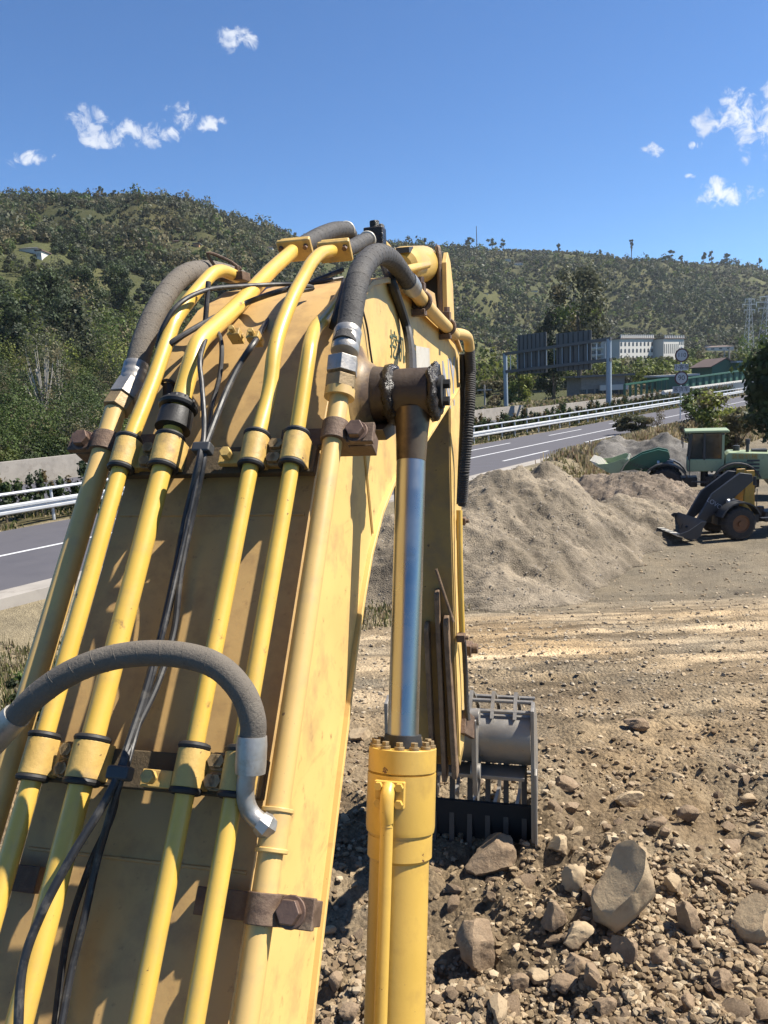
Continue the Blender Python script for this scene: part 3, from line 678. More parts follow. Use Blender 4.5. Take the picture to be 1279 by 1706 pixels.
# front hose arching over the boom between the two side pipes
arch = [onh(441, 1374, .072), onh(420, 1357, .080), onh(410, 1335, .092), onh(409, 1308, .105), onh(414, 1280, .115)]
mb = MB(); mb.tube(arch, .0155, 16, sub=6)
apts = [onh(*p) for p in [(420, 1232, .135), (421, 1200, .15), (405, 1155, .17), (368, 1114, .19), (318, 1094, .20), (250, 1088, .205), (180, 1097, .205), (115, 1122, .20), (60, 1160, .185), (22, 1200, .165)]]
H1 = hose(apts, .0225, 'hose'); 
part('steel_elbow', mb, M['steel'], H1)
cuff(H1, onh(417, 1288, .118), onh(420, 1226, .138), .0265, ribs=1)
cuff(H1, onh(28, 1192, .168), onh(-22, 1245, .14), .0265, ribs=2)
mb = MB(); mb.tube([onh(-22, 1245, .14), onh(-40, 1275, .11), onh(-42, 1310, .08), onh(-25, 1345, .06)], .016, 16, sub=5); part('steel_elbow', mb, M['steel'], H1)
tq = onh(457, 1383, .048); td = (tq-P0)@Dw; tc_ = BP(.297, td, .048); ee = onh(441, 1374, .072)
tee = MB(); tee.cyl(BP(.297, td-.030, .048), BP(.297, td+.030, .048), .0255, 20); tee.cyl(BP(.297, td-.036, .048), BP(.297, td-.028, .048), .0285, 20); tee.cyl(BP(.297, td+.028, .048), BP(.297, td+.036, .048), .0285, 20)
part('pipe_tee', tee, M['bigpipe'], P5, bevel=.002)
tee = MB(); tee.cyl(tc_, ee, .018, 16); tee.tube([tc_*.35+ee*.65, ee, ee*.6+arch[1]*.4], [.021, .0225, .019], 8); part('tee_nut', tee, M['steel'], P5, bevel=.001)

# right hose over the top of the bend
e5 = BP(.296, 1.17, .048)
hp = [onl(574, 575, .30), onl(581, 545, .30), onl(588, 500, .30), onl(597, 462, .30), onl(611, 436, .295), onl(629, 424, .29), onl(649, 430, .28), onl(664, 447, .275), onl(678, 467, .27), onl(684, 475, .27)]
H2 = hose(hp, .029, 'hosedk', sub=6)
cuff(H2, BP(.298, 1.245, .052)*.35+hp[0]*.65, hp[0]*.2+hp[1]*.8, .0325, ribs=3)
nut(H2, e5+(hp[0]-e5)*.42, e5+(hp[0]-e5)*.72, .0375); nut(H2, e5+(hp[0]-e5)*.12, e5+(hp[0]-e5)*.36, .0365, 'bolt')
mb = MB(); mb.cyl(e5-Dw*.005, e5+(hp[0]-e5)*.12, .034, 20); part('collar', mb, M['bigpipe'], H2)
cuff(H2, hp[-2], onl(688, 481, .27), .0335, 'steel', ribs=1)
# left hose over the bend
e0 = BP(-.273, 1.17, .030)
hq = [onl(220, 640, -.262), onl(229, 604, -.262), onl(240, 565, -.262), onl(258, 522, -.262), onl(284, 480, -.262), onl(312, 456, -.26), onl(345, 450, -.26), onl(375, 455, -.25), onl(400, 464, -.25)]
H3 = hose(hq, .0285, 'hose', sub=6)
cuff(H3, hq[0], hq[0]*.1+hq[1]*.9, .032, ribs=3); nut(H3, e0+(hq[0]-e0)*.45, hq[0], .036); nut(H3, e0, e0+(hq[0]-e0)*.40, .034, 'bolt')
# two short dark hoses that carry pipes 2 and 3 over to the arm cylinder
f2 = onl(497, 414, -.072); f3 = onl(562, 418, .12)
HA = hose([f2, onl(512, 405, -.07), onl(533, 393, -.065), onl(556, 384, -.06), onl(573, 383, -.055), onl(581, 388, -.05), onl(584, 400, -.05), onl(582, 416, -.05)], .030, 'hosedk', sub=6)
HB = hose([f3, onl(576, 416, .12), onl(590, 410, .12), onl(602, 403, .12), onl(614, 399, .12)], .024, 'hosedk', sub=6)
mb = MB(); mb.ring(onl(577, 384, -.055), Fx*.9+Zx*.3, .030, .006); part('hose_clip', mb, M['white'], HA)
mb = MB(); mb.ring(onl(612, 400, .12), Fx*.9+Zx*.3, .025, .006); part('hose_clip', mb, M['white'], HB)
for (p, l, own, s_) in ((onl(492, 417, -.072), -.072, P2, 1.15), (onl(558, 419, .12), .12, P3, 1.)):
    n_ = Fx*.80+Zx*.6; t_ = -Fx*.6+Zx*.80
    mb = MB(); mb.obox(p, Lx, t_, n_, .050*s_, .033*s_, .008); mb.obox(p+n_*.02, Lx, t_, n_, .045*s_, .028*s_, .008)
    part('pipe_flange', mb, M['clampy'], own, bevel=.006)
    for q in (-.036, .036):
        bt = MB(); hexnut(bt, p+Lx*q*s_+t_*.016-n_*.022, n_, .008, .05); part('flange_bolt', bt, M['dbolt'], own)
# fitting block and yellow feed pipe of the arm cylinder
fb = MB(); fp = onl(625, 402, .12); fb.obox(fp, Lx, Fx, Zx, .035, .03, .045); fb.cyl(fp+Zx*.03-Lx*.0, fp+Zx*.07, .02, 6); fb.cyl(fp+Lx*.02+Zx*.03, fp+Lx*.02+Zx*.055+Fx*.02, .014, 6)
AC = MB()
ca = onl(655, 441, .05); cb_ = onl(703, 438, .05)
ac0 = onl(668, 446, .05); ac1 = onl(706, 440, .05); axd = (ac1-ac0)/np.linalg.norm(ac1-ac0)
AC.tube([ac0-axd*.02, ac0, ac0+axd*.05, ac1-axd*.05, ac1], [.055, .080, .092, .092, .07], 26); AC.tube([ac1, ac1+axd*.10, ac1+axd*.12], [.085, .075, .04], 24)
ACO = part('arm_cylinder', AC, M['cyl'], bevel=0)
part('port_block', fb, M['grease'], ACO, bevel=.005)
mb = MB(); mb.tube([onl(632, 402, .12), onl(645, 415, .13), onl(662, 436, .14), onl(676, 448, .14), onl(690, 446, .14), onl(712, 441, .14)], .0175, 14, sub=5); part('oil_pipe', mb, M['pipe'], ACO)
mb = MB(); mb.cyl(ac1, W3(.05, 4.25, 3.66), .045, 20); part('rod', mb, M['chrome'], ACO)
mb = MB(); mb.obox(ac0+Zx*.075+Lx*.02, Lx, axd, np.cross(Lx, axd), .03, .05, .012); part('nameplate', mb, M['dkgrey'], ACO)
for q in (-.05, .0, .05):
    mb = MB(); mb.cyl(W3(.05+q, 2.42, 3.30), W3(.05+q, 2.42, 3.34), .02, 6); 
ear = MB()
for s_ in (-1, 1): ear.prism([(ac0@Fx-.12, 3.28), (ac0@Fx+.3, 3.28), (ac0@Fx+.2, 3.42), (ac0@Fx+.0, 3.42)], lambda l, f, z: W3(l, f, z), .05+s_*.105-.012, .05+s_*.105+.012)
part('cylinder_bracket', ear, M['plate'], bevel=.004)

# far pipe along the right edge to the arm, clamps, elbow and ribbed hose down
FPp = [onl(684, 476, .27), onl(693, 488, .27), onl(706, 505, .27), onl(726, 527, .27), onl(748, 549, .27), onl(757, 558, .27)]
mb = MB(); mb.tube(FPp, .026, 16, sub=3); FP = part('boom_pipe', mb, M['bigpipe'])
for (x, y) in ((702, 502), (745, 545)):
    mb = MB(); p = onl(x, y, .27); t_ = Fx*.97-Zx*.2; mb.ring(p, t_, .032, .009); mb.obox(p+Zx*.035-Lx*.02, Lx, Fx, Zx, .035, .02, .03); mb.obox(p-Zx*.04-Lx*.02, Lx, Fx, Zx, .035, .025, .012)
    cc_ = part('far_pipe_clamp', mb, M['rust'], bevel=.003)
    mb = MB(); mb.cyl(p+Zx*.065, p+Zx*.085, .014, 6); part('bolt', mb, M['dbolt'], cc_)
mb = MB(); mb.tube([onl(757, 556, .27), onl(768, 557, .29), onl(776, 560, .30), onl(780, 567, .30), onl(782, 582, .30)], .026, 14, sub=5); part('elbow', mb, M['bigpipe'], FP)
rp = [onl(782, 580, .30), onl(784, 620, .30), onl(783, 670, .30), onl(779, 730, .29), onl(773, 790, .27), onl(769, 842, .25)]
mb = MB(); mb.tube(rp, .020, 14, sub=8); RH = part('ribbed_hose', mb, M['rubber'])
Q = np.array([rp[0]*(1-t)+rp[1]*t for t in [0]]); seg = []
for i in range(len(rp)-1):
    for j in range(14): seg.append(rp[i]*(1-j/14)+rp[i+1]*(j/14))
sp = MB()
for i in range(0, len(seg)-1): sp.ring(seg[i], seg[i+1]-seg[i], .0215, .006, 14)
part('guard_spring', sp, M['hosedk'], RH)
mb = MB(); mb.tube([onl(770, 590, .26), onl(771, 680, .25), onl(768, 760, .22), onl(765, 840, .21)], .016, 12, sub=5); part('hose', mb, M['rubber'])

# ---- electric cables on the boom
def cable(pts, r, mt='cable', name='cable'):
    mb = MB(); mb.tube(pts, r, 10, sub=8); return part(name, mb, M[mt])
def HH(l): return [onh(*p) for p in l]
cable(HH([(30, 1720, .12), (38, 1610, .13), (70, 1520, .135), (120, 1425, .135), (165, 1352, .13), (196, 1292, .13), (215, 1235, .11), (240, 1160, .09), (268, 1060, .08), (290, 960, .075), (310, 860, .08), (330, 775, .12), (336, 745, .12)]), .0075)
cable(HH([(100, 1720, .05), (118, 1620, .05), (140, 1530, .06), (160, 1440, .075), (180, 1370, .10), (203, 1290, .125), (222, 1225, .10), (262, 1140, .07), (290, 1050, .05), (300, 960, .06), (318, 870, .07), (337, 780, .11), (341, 745, .115)]), .007)
cable(HH([(90, 1720, .03), (112, 1560, .03), (150, 1440, .05), (186, 1360, .09), (200, 1290, .12), (228, 1200, .07), (252, 1110, .04), (283, 1010, .03), (300, 900, .04), (330, 790, .09), (338, 748, .11)]), .0062)
cable(HH([(208, 1290, .12), (236, 1190, .09), (256, 1120, .085), (276, 1035, .09), (300, 930, .085), (322, 830, .10), (334, 770, .115)]), .005)
# above the second clamp row they part
cable([onh(338, 745, .115), onh(340, 700, .105), onh(336, 640, .10), onh(333, 600, .10), onl(345, 560, -.06), onl(360, 552, -.06), onl(369, 575, -.03), onl(366, 625, -.02), onl(352, 680, -.02), onh(344, 742, .10)], .0058)
cable([onh(340, 748, .10), onh(358, 700, .08), onh(378, 650, .06), onh(400, 606, .05), onh(424, 570, .05), onl(446, 535, .02), onl(480, 490, .0), onl(520, 470, .03), onl(570, 450, .08)], .0075)
cable([onl(262, 580, -.20), onl(272, 545, -.18), onl(300, 505, -.15), onl(345, 483, -.12), onl(400, 477, -.08), onl(460, 474, -.02), onl(510, 473, .05), onl(570, 463, .12)], .0062)
cable([onl(262, 590, -.19), onl(290, 568, -.15), onl(350, 533, -.10), onl(410, 505, -.05), onl(460, 487, .05), onl(500, 478, .10), onl(520, 480, .12), onl(500, 484, .1)], .0075)
cable([onl(347, 470, -.12), onl(344, 510, -.12), onl(341, 545, -.12), onl(336, 590, -.10), onl(333, 610, -.10)], .0068)
cable([onl(575, 470, .2), onl(567, 505, .24), onl(560, 530, .24), onl(555, 548, .23)], .012, 'rubber')
cable([onl(640, 440, .2), onl(652, 470, .25), onl(666, 510, .25), onl(678, 550, .26), onl(684, 590, .30), onl(685, 622, .36)], .016, 'rubber', 'grease_hose')
cable([onl(601, 505, .24), onl(611, 545, .242), onl(616, 580, .242), onl(620, 606, .244)], .003)
for (x, y, h) in ((200, 1288, .125), (338, 748, .115)):
    mb = MB(); p = onh(x, y, h); mb.obox(p, Lx, Dw, Nw, .021, .012, .014); o = part('cable_tie', mb, M['dkgrey'], bevel=.005)
    mb = MB(); hexnut(mb, p+Lx*.045-Nw*.03, Nw, .013, .02); mb.obox(p+Lx*.05-Nw*.045, Lx, Dw, Nw, .03, .015, .008); part('tie_bracket', mb, M['clampy'], o, bevel=.002)
# small grease fittings and valve clips at the head of the bend
for (x, y, h) in ((393, 560, .02), (425, 565, .03)):
    mb = MB(); p = onh(x, y, h); mb.obox(p, Lx, Dw, Nw, .016, .010, .02); mb.cyl(p, p+Nw*.035, .008, 6); mb.cyl(p-Lx*.02, p+Lx*.02, .006, 8); part('grease_fitting', mb, M['clampy'], bevel=.002)
mb = MB(); p = onl(392, 462, -.165); mb.obox(p, Lx, Fx, Zx, .035, .03, .012); mb.cyl(p-Lx*.03, p-Lx*.03+Zx*.03, .010, 6); mb.cyl(p+Lx*.01, p+Lx*.01+Zx*.03, .010, 6)
mb.tube([p-Lx*.05+Zx*.02, p-Lx*.07+Zx*.07-Fx*.03, p-Lx*.02+Zx*.05, p+Lx*.02+Zx*.02], .005, 6, sub=4); part('pipe_bracket', mb, M['rust'], bevel=.002)
# dark rubber sleeve wrapped round pipe 2
sv0 = onh(281, 735, HP+.0); s1 = BP(-.072, 1.075, HP); s2 = BP(-.072, 1.12, HP); s3 = BP(-.072, 1.135, HP); s4 = img(301, 668, -.072)
mb = MB(); mb.tube([s1, s2], [.040, .038], 20); mb.ring(s3, Dw, .036, .009); mb.tube([s3, s4], [.033, .030], 20)
for i in range(9):
    a = i*math.tau/9; v_ = Lx*math.cos(a)+Nw*math.sin(a); mb.tube([s3+v_*.033, s4+v_*.031], .004, 5)
part('rubber_sleeve', mb, M['rubber'], P2)
mb = MB(); mb.cyl(onh(280, 662, .02), onh(281, 640, .03), .014, 8); mb.ring(onh(281, 640, .03), Dw, .016, .004, 12); part('small_plug', mb, M['rubber'])

# ---- boom cylinder on the right of the boom
CLl = .38
pin = W3(CLl, *fz(onl(688, 655, CLl))); foot = onl(657, 1706, CLl); axc = (pin-foot)/np.linalg.norm(pin-foot)
gl = onl(665, 1247, CLl); gt = (gl-foot)@axc; G = foot+axc*gt
mb = MB(); mb.tube([G-axc*2.1, G-axc*.262, G-axc*.262], .0725, 40)
mb.tube([G-axc*.262, G-axc*.255, G-axc*.205, G-axc*.2049], [.0725, .079, .079, .077], 40); mb.tube([G-axc*.197, G-axc*.197+axc*.0001, G-axc*.185, G-axc*.060], [.0795, .083, .085, .085], 40)
mb.tube([G-axc*.205, G-axc*.197], .0775, 40)
BC = part('boom_cylinder', mb, M['cyl'], bevel=0)
mb = MB(); mb.tube([G-axc*.056, G], .0845, 40); mb.tube([G-axc*.06, G-axc*.056], .082, 40); part('gland', mb, M['cyl'], BC, bevel=.002)
for i in range(12):
    a = i*math.tau/12+.1; u_ = Lx; v_ = np.cross(axc, Lx); c_ = G+(u_*math.cos(a)+v_*math.sin(a))*.070
    bt = MB(); bt.cyl(c_, c_+axc*.008, .0125, 14); bt.cyl(c_+axc*.008, c_+axc*.018, .0095, 6); part('gland_bolt', bt, M['bolt'], BC, bevel=.001)
mb = MB(); mb.tube([G+axc*.001, G+axc*.03], [.05, .046], 24); part('wiper_seal', mb, M['rubber'], BC)
mb = MB(); mb.cyl(G, pin-axc*.19, .0390, 40); part('rod', mb, M['chrome'], BC)
mb = MB(); mb.tube([pin-axc*.19, pin-axc*.10, pin-axc*.05], [.0395, .044, .05], 36); part('rod_neck', mb, M['rodcoat'], BC)
mb = MB(); mb.cyl(pin-Lx*.05, pin+Lx*.05, .067, 36); part('rod_eye', mb, M['eye'], BC, bevel=.004)
# boss of the boom, with black grease squeezed out on both sides
def blob(c, ax, r0_, r1_, hw, seed, k=44, q=14):
    rs = np.random.RandomState(seed); ax = np.array(ax); u_ = np.cross(ax, [0, 0, 1.]); u_ /= np.linalg.norm(u_); v_ = np.cross(ax, u_); V = []
    ph = rs.rand(6)*6
    for i in range(k):
        th = math.tau*i/k
        for j in range(q):
            p = math.tau*j/q; nn = 1+.20*math.sin(5*th+ph[0])*math.sin(2*p+ph[1])+.16*math.sin(11*th+ph[2]+2*p)+.22*(rs.rand()-.5)
            R = (r0_+r1_)/2+(r1_-r0_)/2*math.cos(p)*nn; V.append(c+(u_*math.cos(th)+v_*math.sin(th))*R+ax*hw*math.sin(p)*nn)
    mb = MB(); mb.add(V, [(i*q+j, ((i+1) % k)*q+j, ((i+1) % k)*q+(j+1) % q, i*q+(j+1) % q) for i in range(k) for j in range(q)]); return mb
part('grease_collar', blob(pin-Lx*.058, Lx, .05, .082, .017, 3), M['grease'], BC, ang=180)
part('grease_collar', blob(pin+Lx*.060, Lx, .03, .078, .014, 4), M['grease'], BC, ang=180)
mb = MB(); mb.tube([W3(.236, pin@Fx, pin[2]), pin-Lx*.05], [.082, .070], 32); part('cylinder_boss', mb, M['eye'], BOOM, ang=50)
mb = MB(); pf_ = lambda l: W3(l, pin@Fx, pin[2]); mb.tube([pf_(.2362), pf_(.243), pf_(.256), pf_(.275)], [.135, .112, .094, .082], 36); part('boss_flare', mb, M['flare'], BOOM, ang=80)
mb = MB(); mb.prism([(pin@Fx-.10, pin[2]-.09), (pin@Fx+.10, pin[2]-.06), (pin@Fx+.06, pin[2]-.11), (pin@Fx-.06, pin[2]-.12)], lambda l, f, z: W3(l, f, z), .236, .315); part('boss_gusset', mb, M['eye'], BOOM)
mb = MB(); mb.cyl(pin+Lx*.07, pin+Lx*.083, .045, 24)
for q in (.022, -.026): mb.cyl(pin+Lx*.083+axc*q, pin+Lx*.100+axc*q, .014, 6)
part('pin_cap', mb, M['black'], BC)
# oil pipe on the cylinder with its four-bolt port flange
vz = -(np.cross(Lx, axc)); vz = vz if vz@(C-G) > 0 else -vz
fx0 = G-axc*.10-Lx*.010+vz*.080
mb = MB(); mb.obox(fx0, Lx, axc, vz, .037, .031, .014); pf = part('port_flange', mb, M['cyl'], BC, bevel=.003)
for a, b in ((-.025, -.019), (-.025, .019), (.025, -.019), (.025, .019)):
    bt = MB(); bt.cyl(fx0+Lx*a+axc*b+vz*.012, fx0+Lx*a+axc*b+vz*.026, .0105, 6); part('flange_bolt', bt, M['cyl'], BC, bevel=.001)
mb = MB(); mb.tube([fx0+axc*.02+vz*.012, fx0+vz*.030, fx0-axc*.035+vz*.034, fx0-axc*.07+vz*.028, fx0-axc*.14+vz*.026, fx0-axc*1.9+vz*.026], [.015, .017, .0165, .0155, .0155, .0155], 16, sub=4); part('oil_pipe', mb, M['cyl'], BC)

# ---- arm
ar = lambda px, py, l=.18: fz(onl(px, py, l))
n1 = [ar(750, 640), ar(750, 760), ar(753, 900), ar(759, 1100), ar(765, 1262)]
f_at = lambda k: n1[k][0]
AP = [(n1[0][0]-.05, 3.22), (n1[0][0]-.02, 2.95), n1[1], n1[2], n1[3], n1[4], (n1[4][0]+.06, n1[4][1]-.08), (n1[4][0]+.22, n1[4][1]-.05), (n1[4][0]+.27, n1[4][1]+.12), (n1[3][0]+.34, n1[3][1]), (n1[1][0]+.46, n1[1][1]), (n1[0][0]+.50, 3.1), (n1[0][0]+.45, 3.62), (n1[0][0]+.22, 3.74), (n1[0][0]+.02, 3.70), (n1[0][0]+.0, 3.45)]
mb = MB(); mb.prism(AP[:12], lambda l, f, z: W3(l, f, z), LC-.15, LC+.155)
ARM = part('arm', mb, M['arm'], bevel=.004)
f0 = n1[0][0]
for s_ in (-1, 1):
    mb = MB(); mb.prism([(f0-.04, 3.15), (f0+.20, 3.1), (f0+.20, 3.50), (f0+.13, 3.62), (f0+.05, 3.66), (f0-.02, 3.60)], lambda l, f, z: W3(l, f, z), LC+s_*.150-.012, LC+s_*.150+.012)
    part('arm_ear', mb, M['boom'], ARM, bevel=.003)
mb = MB(); mb.prism([(f0-.01, 3.12), (f0+.05, 3.12), (f0+.05, 3.64), (f0+.02, 3.67), (f0-.01, 3.64)], lambda l, f, z: W3(l, f, z), LC+.0, LC+.135); part('ear_shade', mb, M['black'], ARM, bevel=.006)  # black plate added to stand for the shaded hollow between the ears
mb = MB(); mb.tube([W3(LC+.125, f0-.02, 3.2), W3(LC+.125, f0-.02, 3.62), W3(LC+.115, f0, 3.68)], .014, 8, sub=3); part('ear_rim', mb, M['rail'], ARM)

sp_ = MB(); sp_.prism([(p[0]+.012, p[1]) for p in AP[1:6]]+[(AP[5][0]+.20, AP[5][1]), (AP[4][0]+.28, AP[4][1]), (AP[2][0]+.36, AP[2][1]), (AP[1][0]+.4, AP[1][1])], lambda l, f, z: W3(l, f, z), LC+.155, LC+.162)
part('side_plate', sp_, M['boom'], ARM, bevel=.002)
# wear rails welded down the near face
for (x0, y0, x1, y1, wd, l0, l1) in ((711, 1050, 722, 1300, .030, -.06, -.03), (728, 995, 741, 1300, .032, .02, .045), (743, 1040, 758, 1295, .034, .09, .11)):
    a = onl(x0, y0, l0); b = onl(x1, y1, l1); fa = np.interp(a[2], [p[1] for p in n1[::-1]], [p[0] for p in n1[::-1]]); fb_ = np.interp(b[2], [p[1] for p in n1[::-1]], [p[0] for p in n1[::-1]])
    la = (at(x0, y0, 1)-C); 
    def onface(px, py):
        best = None
        for ll in np.linspace(-.2, .25, 91):
            p = onl(px, py, ll); ff = np.interp(p[2], [q[1] for q in n1[::-1]], [q[0] for q in n1[::-1]])-.03
            e = abs(p@Fx-ff)
            if best is None or e < best[0]: best = (e, p)
        return best[1]
    a = onface(x0, y0); b = onface(x1, y1); d_ = (b-a)/np.linalg.norm(b-a)
    mb = MB(); mb.obox((a+b)/2+Fx*.02, Lx, d_, np.cross(Lx, d_), wd*.42, np.linalg.norm(b-a)/2, .045); mb.cyl(a-Lx*wd*.42+Fx*.02, a+Lx*wd*.42+Fx*.02, .044, 16)
    part('wear_rail', mb, M['rail'], ARM, bevel=.006)
a = onface(726, 948); b = onface(755, 1036); mb = MB(); mb.cyl(a, b, .008, 8); part('tie_rod', mb, M['rail'], ARM)
mb = MB(); mb.tube([onl(765, 850, .21), onl(766, 940, .21), onl(769, 1040, .21), onl(770, 1066, .21)], .0165, 12, sub=3); AP_ = part('arm_pipe', mb, M['pipe'])
mb = MB(); mb.tube([onl(772, 1066, .21), onl(775, 1110, .21), onl(777, 1170, .21), onl(780, 1200, .22)], .014, 10, sub=3); part('hose', mb, M['hosedk'])
for (x, y) in ((769, 868), (768, 1062)):
    mb = MB(); p = onl(x, y, .21); mb.obox(p, Lx, Fx, Zx, .022, .026, .02); mb.cyl(p+Lx*.015, p+Lx*.04, .012, 6); part('pipe_bracket', mb, M['rust'], bevel=.003)
mb = MB(); p = onl(783, 1080, .22); mb.obox(p-Lx*.02, Lx, Fx, Zx, .03, .05, .03); mb.cyl(p-Lx*.02, p+Lx*.045, .030, 12); part('arm_pin', mb, M['rust'], bevel=.005)
# bucket linkage
lk = MB()
bp = onl(797, 1255, .22); bf, bz = fz(bp)
lk.prism([(n1[4][0]+.05, n1[4][1]+.12), (n1[4][0]+.14, n1[4][1]+.22), (bf+.20, bz+.12), (bf+.12, bz+.02)], lambda l, f, z: W3(l, f, z), LC+.16, LC+.19)
lk.prism([(n1[4][0]+.05, n1[4][1]+.12), (n1[4][0]+.14, n1[4][1]+.22), (bf+.20, bz+.12), (bf+.12, bz+.02)], lambda l, f, z: W3(l, f, z), LC-.19, LC-.16)
lk.cyl(W3(LC-.2, bf+.1, bz+.02), W3(LC+.24, bf+.1, bz+.02), .045, 18)
part('bucket_link', lk, M['rust'], bevel=.004)
# bucket: skeleton (slatted) bucket
BW = .465; LB = .085
bR = fz(onl(888, 1392, LB+BW))
def BK(px, py, l): return fz(onl(px, py, l))
sp0 = BK(875, 1180, LB+BW); sp1 = BK(870, 1225, LB+BW); sp2 = BK(888, 1395, LB+BW)
bf0 = BK(888, 1392, .55)[0]; 
side = [(bf0+.0, .02), (bf0-.03, sp2[1]+.02), (bf0+.03, .45), (bf0+.08, .78), (bf0+.10, .97), (bf0+.2, .99), (bf0+.46, .80), (bf0+.56, .5), (bf0+.46, .2), (bf0+.25, .04)]
BKT = MB(); 
shell = [(bf0+.16, .80), (bf0+.30, .84), (bf0+.44, .76), (bf0+.52, .62), (bf0+.52, .48), (bf0+.46, .36), (bf0+.36, .30)]
BKT.prism([(bf0+.10, .985), (bf0+.17, .985), (bf0+.20, .93), (bf0+.20, .62), (bf0+.17, .62), (bf0+.17, .93)], lambda l, f, z: W3(l, f, z), LC-.36, LC-.355)
# rear drum face seen from the machine: convex sheet
drum = [(bf0+.26, .90), (bf0+.16, .895), (bf0+.10, .86), (bf0+.065, .80), (bf0+.06, .73), (bf0+.085, .66), (bf0+.13, .60), (bf0+.19, .565)]
BKT = MB(); dr = drum+[(p[0]+.012, p[1]-.004) for p in drum[::-1]]; BKT.prism(dr, lambda l, f, z: W3(l, f, z), LB-BW+.01, LB+BW-.012)
BKO = part('bucket', BKT, M['bucket'], bevel=.002)
mb = MB(); mb.box((LB-BW+.015, bf0+.03, .535), (LB+BW-.05, bf0+.19, .56), [Lx, Fx, Zx], Lx*c0); part('lip_bar', mb, M['bucket'], BKO, bevel=.004)
for s_ in (-1, 1):
    l = LB+s_*BW; mb = MB(); mb.prism(side, lambda l, f, z: W3(l, f, z), l-.011, l+.011); mb.prism([(bf0-.035, 0.0), (bf0-.05, .3), (bf0+.0, .6), (bf0+.05, .62), (bf0+.02, .3), (bf0+.03, .0)], lambda l, f, z: W3(l, f, z), l+s_*.0115, l+s_*.027)
    part('side_plate', mb, M['bucket'], BKO, bevel=.003)
    l = LC+s_*.185; mb = MB(); mb.prism([(bf0-.05, .46), (bf0-.08, .72), (bf0-.04, .95), (bf0+.04, 1.0), (bf0+.12, .95), (bf0+.14, .56), (bf0+.06, .46)], lambda l, f, z: W3(l, f, z), l-.014, l+.014); mb.cyl(W3(l-.03, bf0+.02, .95), W3(l+.03, bf0+.02, .95), .05, 18); mb.cyl(W3(l-.03, bf0+.0, .60), W3(l+.03, bf0+.0, .60), .05, 18)
    part('hinge_ear', mb, M['bucket'], BKO, bevel=.003)
for i, l in enumerate(np.linspace(LB-BW+.11, LB+BW-.11, 6)):
    mb = MB(); mb.prism([(bf0+.12, .90), (bf0+.155, .90), (bf0+.30, 1.0), (bf0+.27, 1.02)], lambda l, f, z: W3(l, f, z), l-.011, l+.011)
    mb.prism([(bf0+.27, 1.02), (bf0+.31, 1.0), (bf0+.62, .8), (bf0+.66, .5), (bf0+.5, .2), (bf0+.16, .05), (bf0+.16, .30), (bf0+.48, .24), (bf0+.62, .5), (bf0+.58, .78)], lambda l, f, z: W3(l, f, z), l-.011, l+.011)
    part('slat', mb, M['bucket'], BKO)
for i, l in enumerate(np.linspace(LB-BW+.06, LB+BW-.06, 8)):
    mb = MB(); mb.prism([(bf0+.19, .57), (bf0+.215, .57), (bf0+.10, .03), (bf0+.04, .03)], lambda l, f, z: W3(l, f, z), l-.016, l+.016); part('slat', mb, M['bucketd'], BKO)
for (df, z) in ((.17, .925), (.23, .97), (.46, .90), (.60, .7), (.55, .32)):
    mb = MB(); mb.cyl(W3(LB-BW, bf0+df, z), W3(LB+BW, bf0+df, z), .013, 10); part('cross_rod', mb, M['bucket'], BKO)
mb = MB(); mb.box((LB-BW+.012, bf0+.10, .02), (LB+BW-.012, bf0+.125, .33), [Lx, Fx, Zx], Lx*c0); part('shade_plate', mb, M['black'], BKO)  # black sheet added for the shade behind the lower slats

# ------------------------------------------------------------------ rocks and rubble
def rock_mesh(seed, sub=3, cuts=9, rough=.06, sx=1, sy=.8, sz=.6):
    import bmesh
    rs = np.random.RandomState(seed); b = bmesh.new(); bmesh.ops.create_icosphere(b, subdivisions=sub, radius=1)
    v = np.array([q.co[:] for q in b.verts]); f = np.array([[x.index for x in q.verts] for q in b.faces]); b.free()
    for i in range(cuts):
        n = rs.normal(size=3); n /= np.linalg.norm(n); d = .45+.4*rs.rand(); e = v@n-d; v = v-n*np.maximum(e, 0)[:, None]
    n = v/np.linalg.norm(v, axis=1)[:, None]
    v = v*(1+rough*(fbm(n[:, 0]*3+seed, n[:, 1]*3+n[:, 2]*2.3, 4, seed % 50)*2))[:, None]
    return v*np.array([sx, sy, sz]), f
def rock(px, py, wpx, hpx, label, seed, mt='rock', group=None, name='rock', tilt=0, sink=.30, flat=.62, cuts=9):
    # stands where the ray meets the ground
    r = ray(px, py+hpx*.42); t = 3.0
    for k in range(60):
        p = C+r*t; t += (p[2]-hz(p[0], p[1]))*.55/abs(r[2])
        t = max(.5, t)
    p = C+r*t; dep = t; wd = wpx*dep/1280/2*1.12; ht = hpx*dep/1280/2*1.15
    v, f = rock_mesh(seed, 4, cuts, .055 if wpx > 95 else .075, wd, (wd+ht)*.45, ht*.92)
    a = (seed*1.7) % .8-.4; ca, sa = math.cos(tilt), math.sin(tilt)
    if wpx > 95: q = v[:, 2]/ht; v[:, 0] = v[:, 0]*(1-.16*np.clip(q, -1, 1))-.26*wd*np.clip(-q, 0, 1)
    v = v@np.array([[ca, 0, sa], [0, 1, 0], [-sa, 0, ca]])
    cz, sz_ = math.cos(a), math.sin(a); v = v@np.array([[cz, sz_, 0], [-sz_, cz, 0], [0, 0, 1]])
    me = bpy.data.meshes.new(name); me.from_pydata(v.tolist(), [], f.tolist())
    o = finish(name, me, M[mt], ang=28); z0 = hz(p[0], p[1]+wd*.3)
    o.location = (p[0], p[1]+wd*.35, z0+ht*(1-sink*1.6)); tag(o, label, 'rock', group); return o
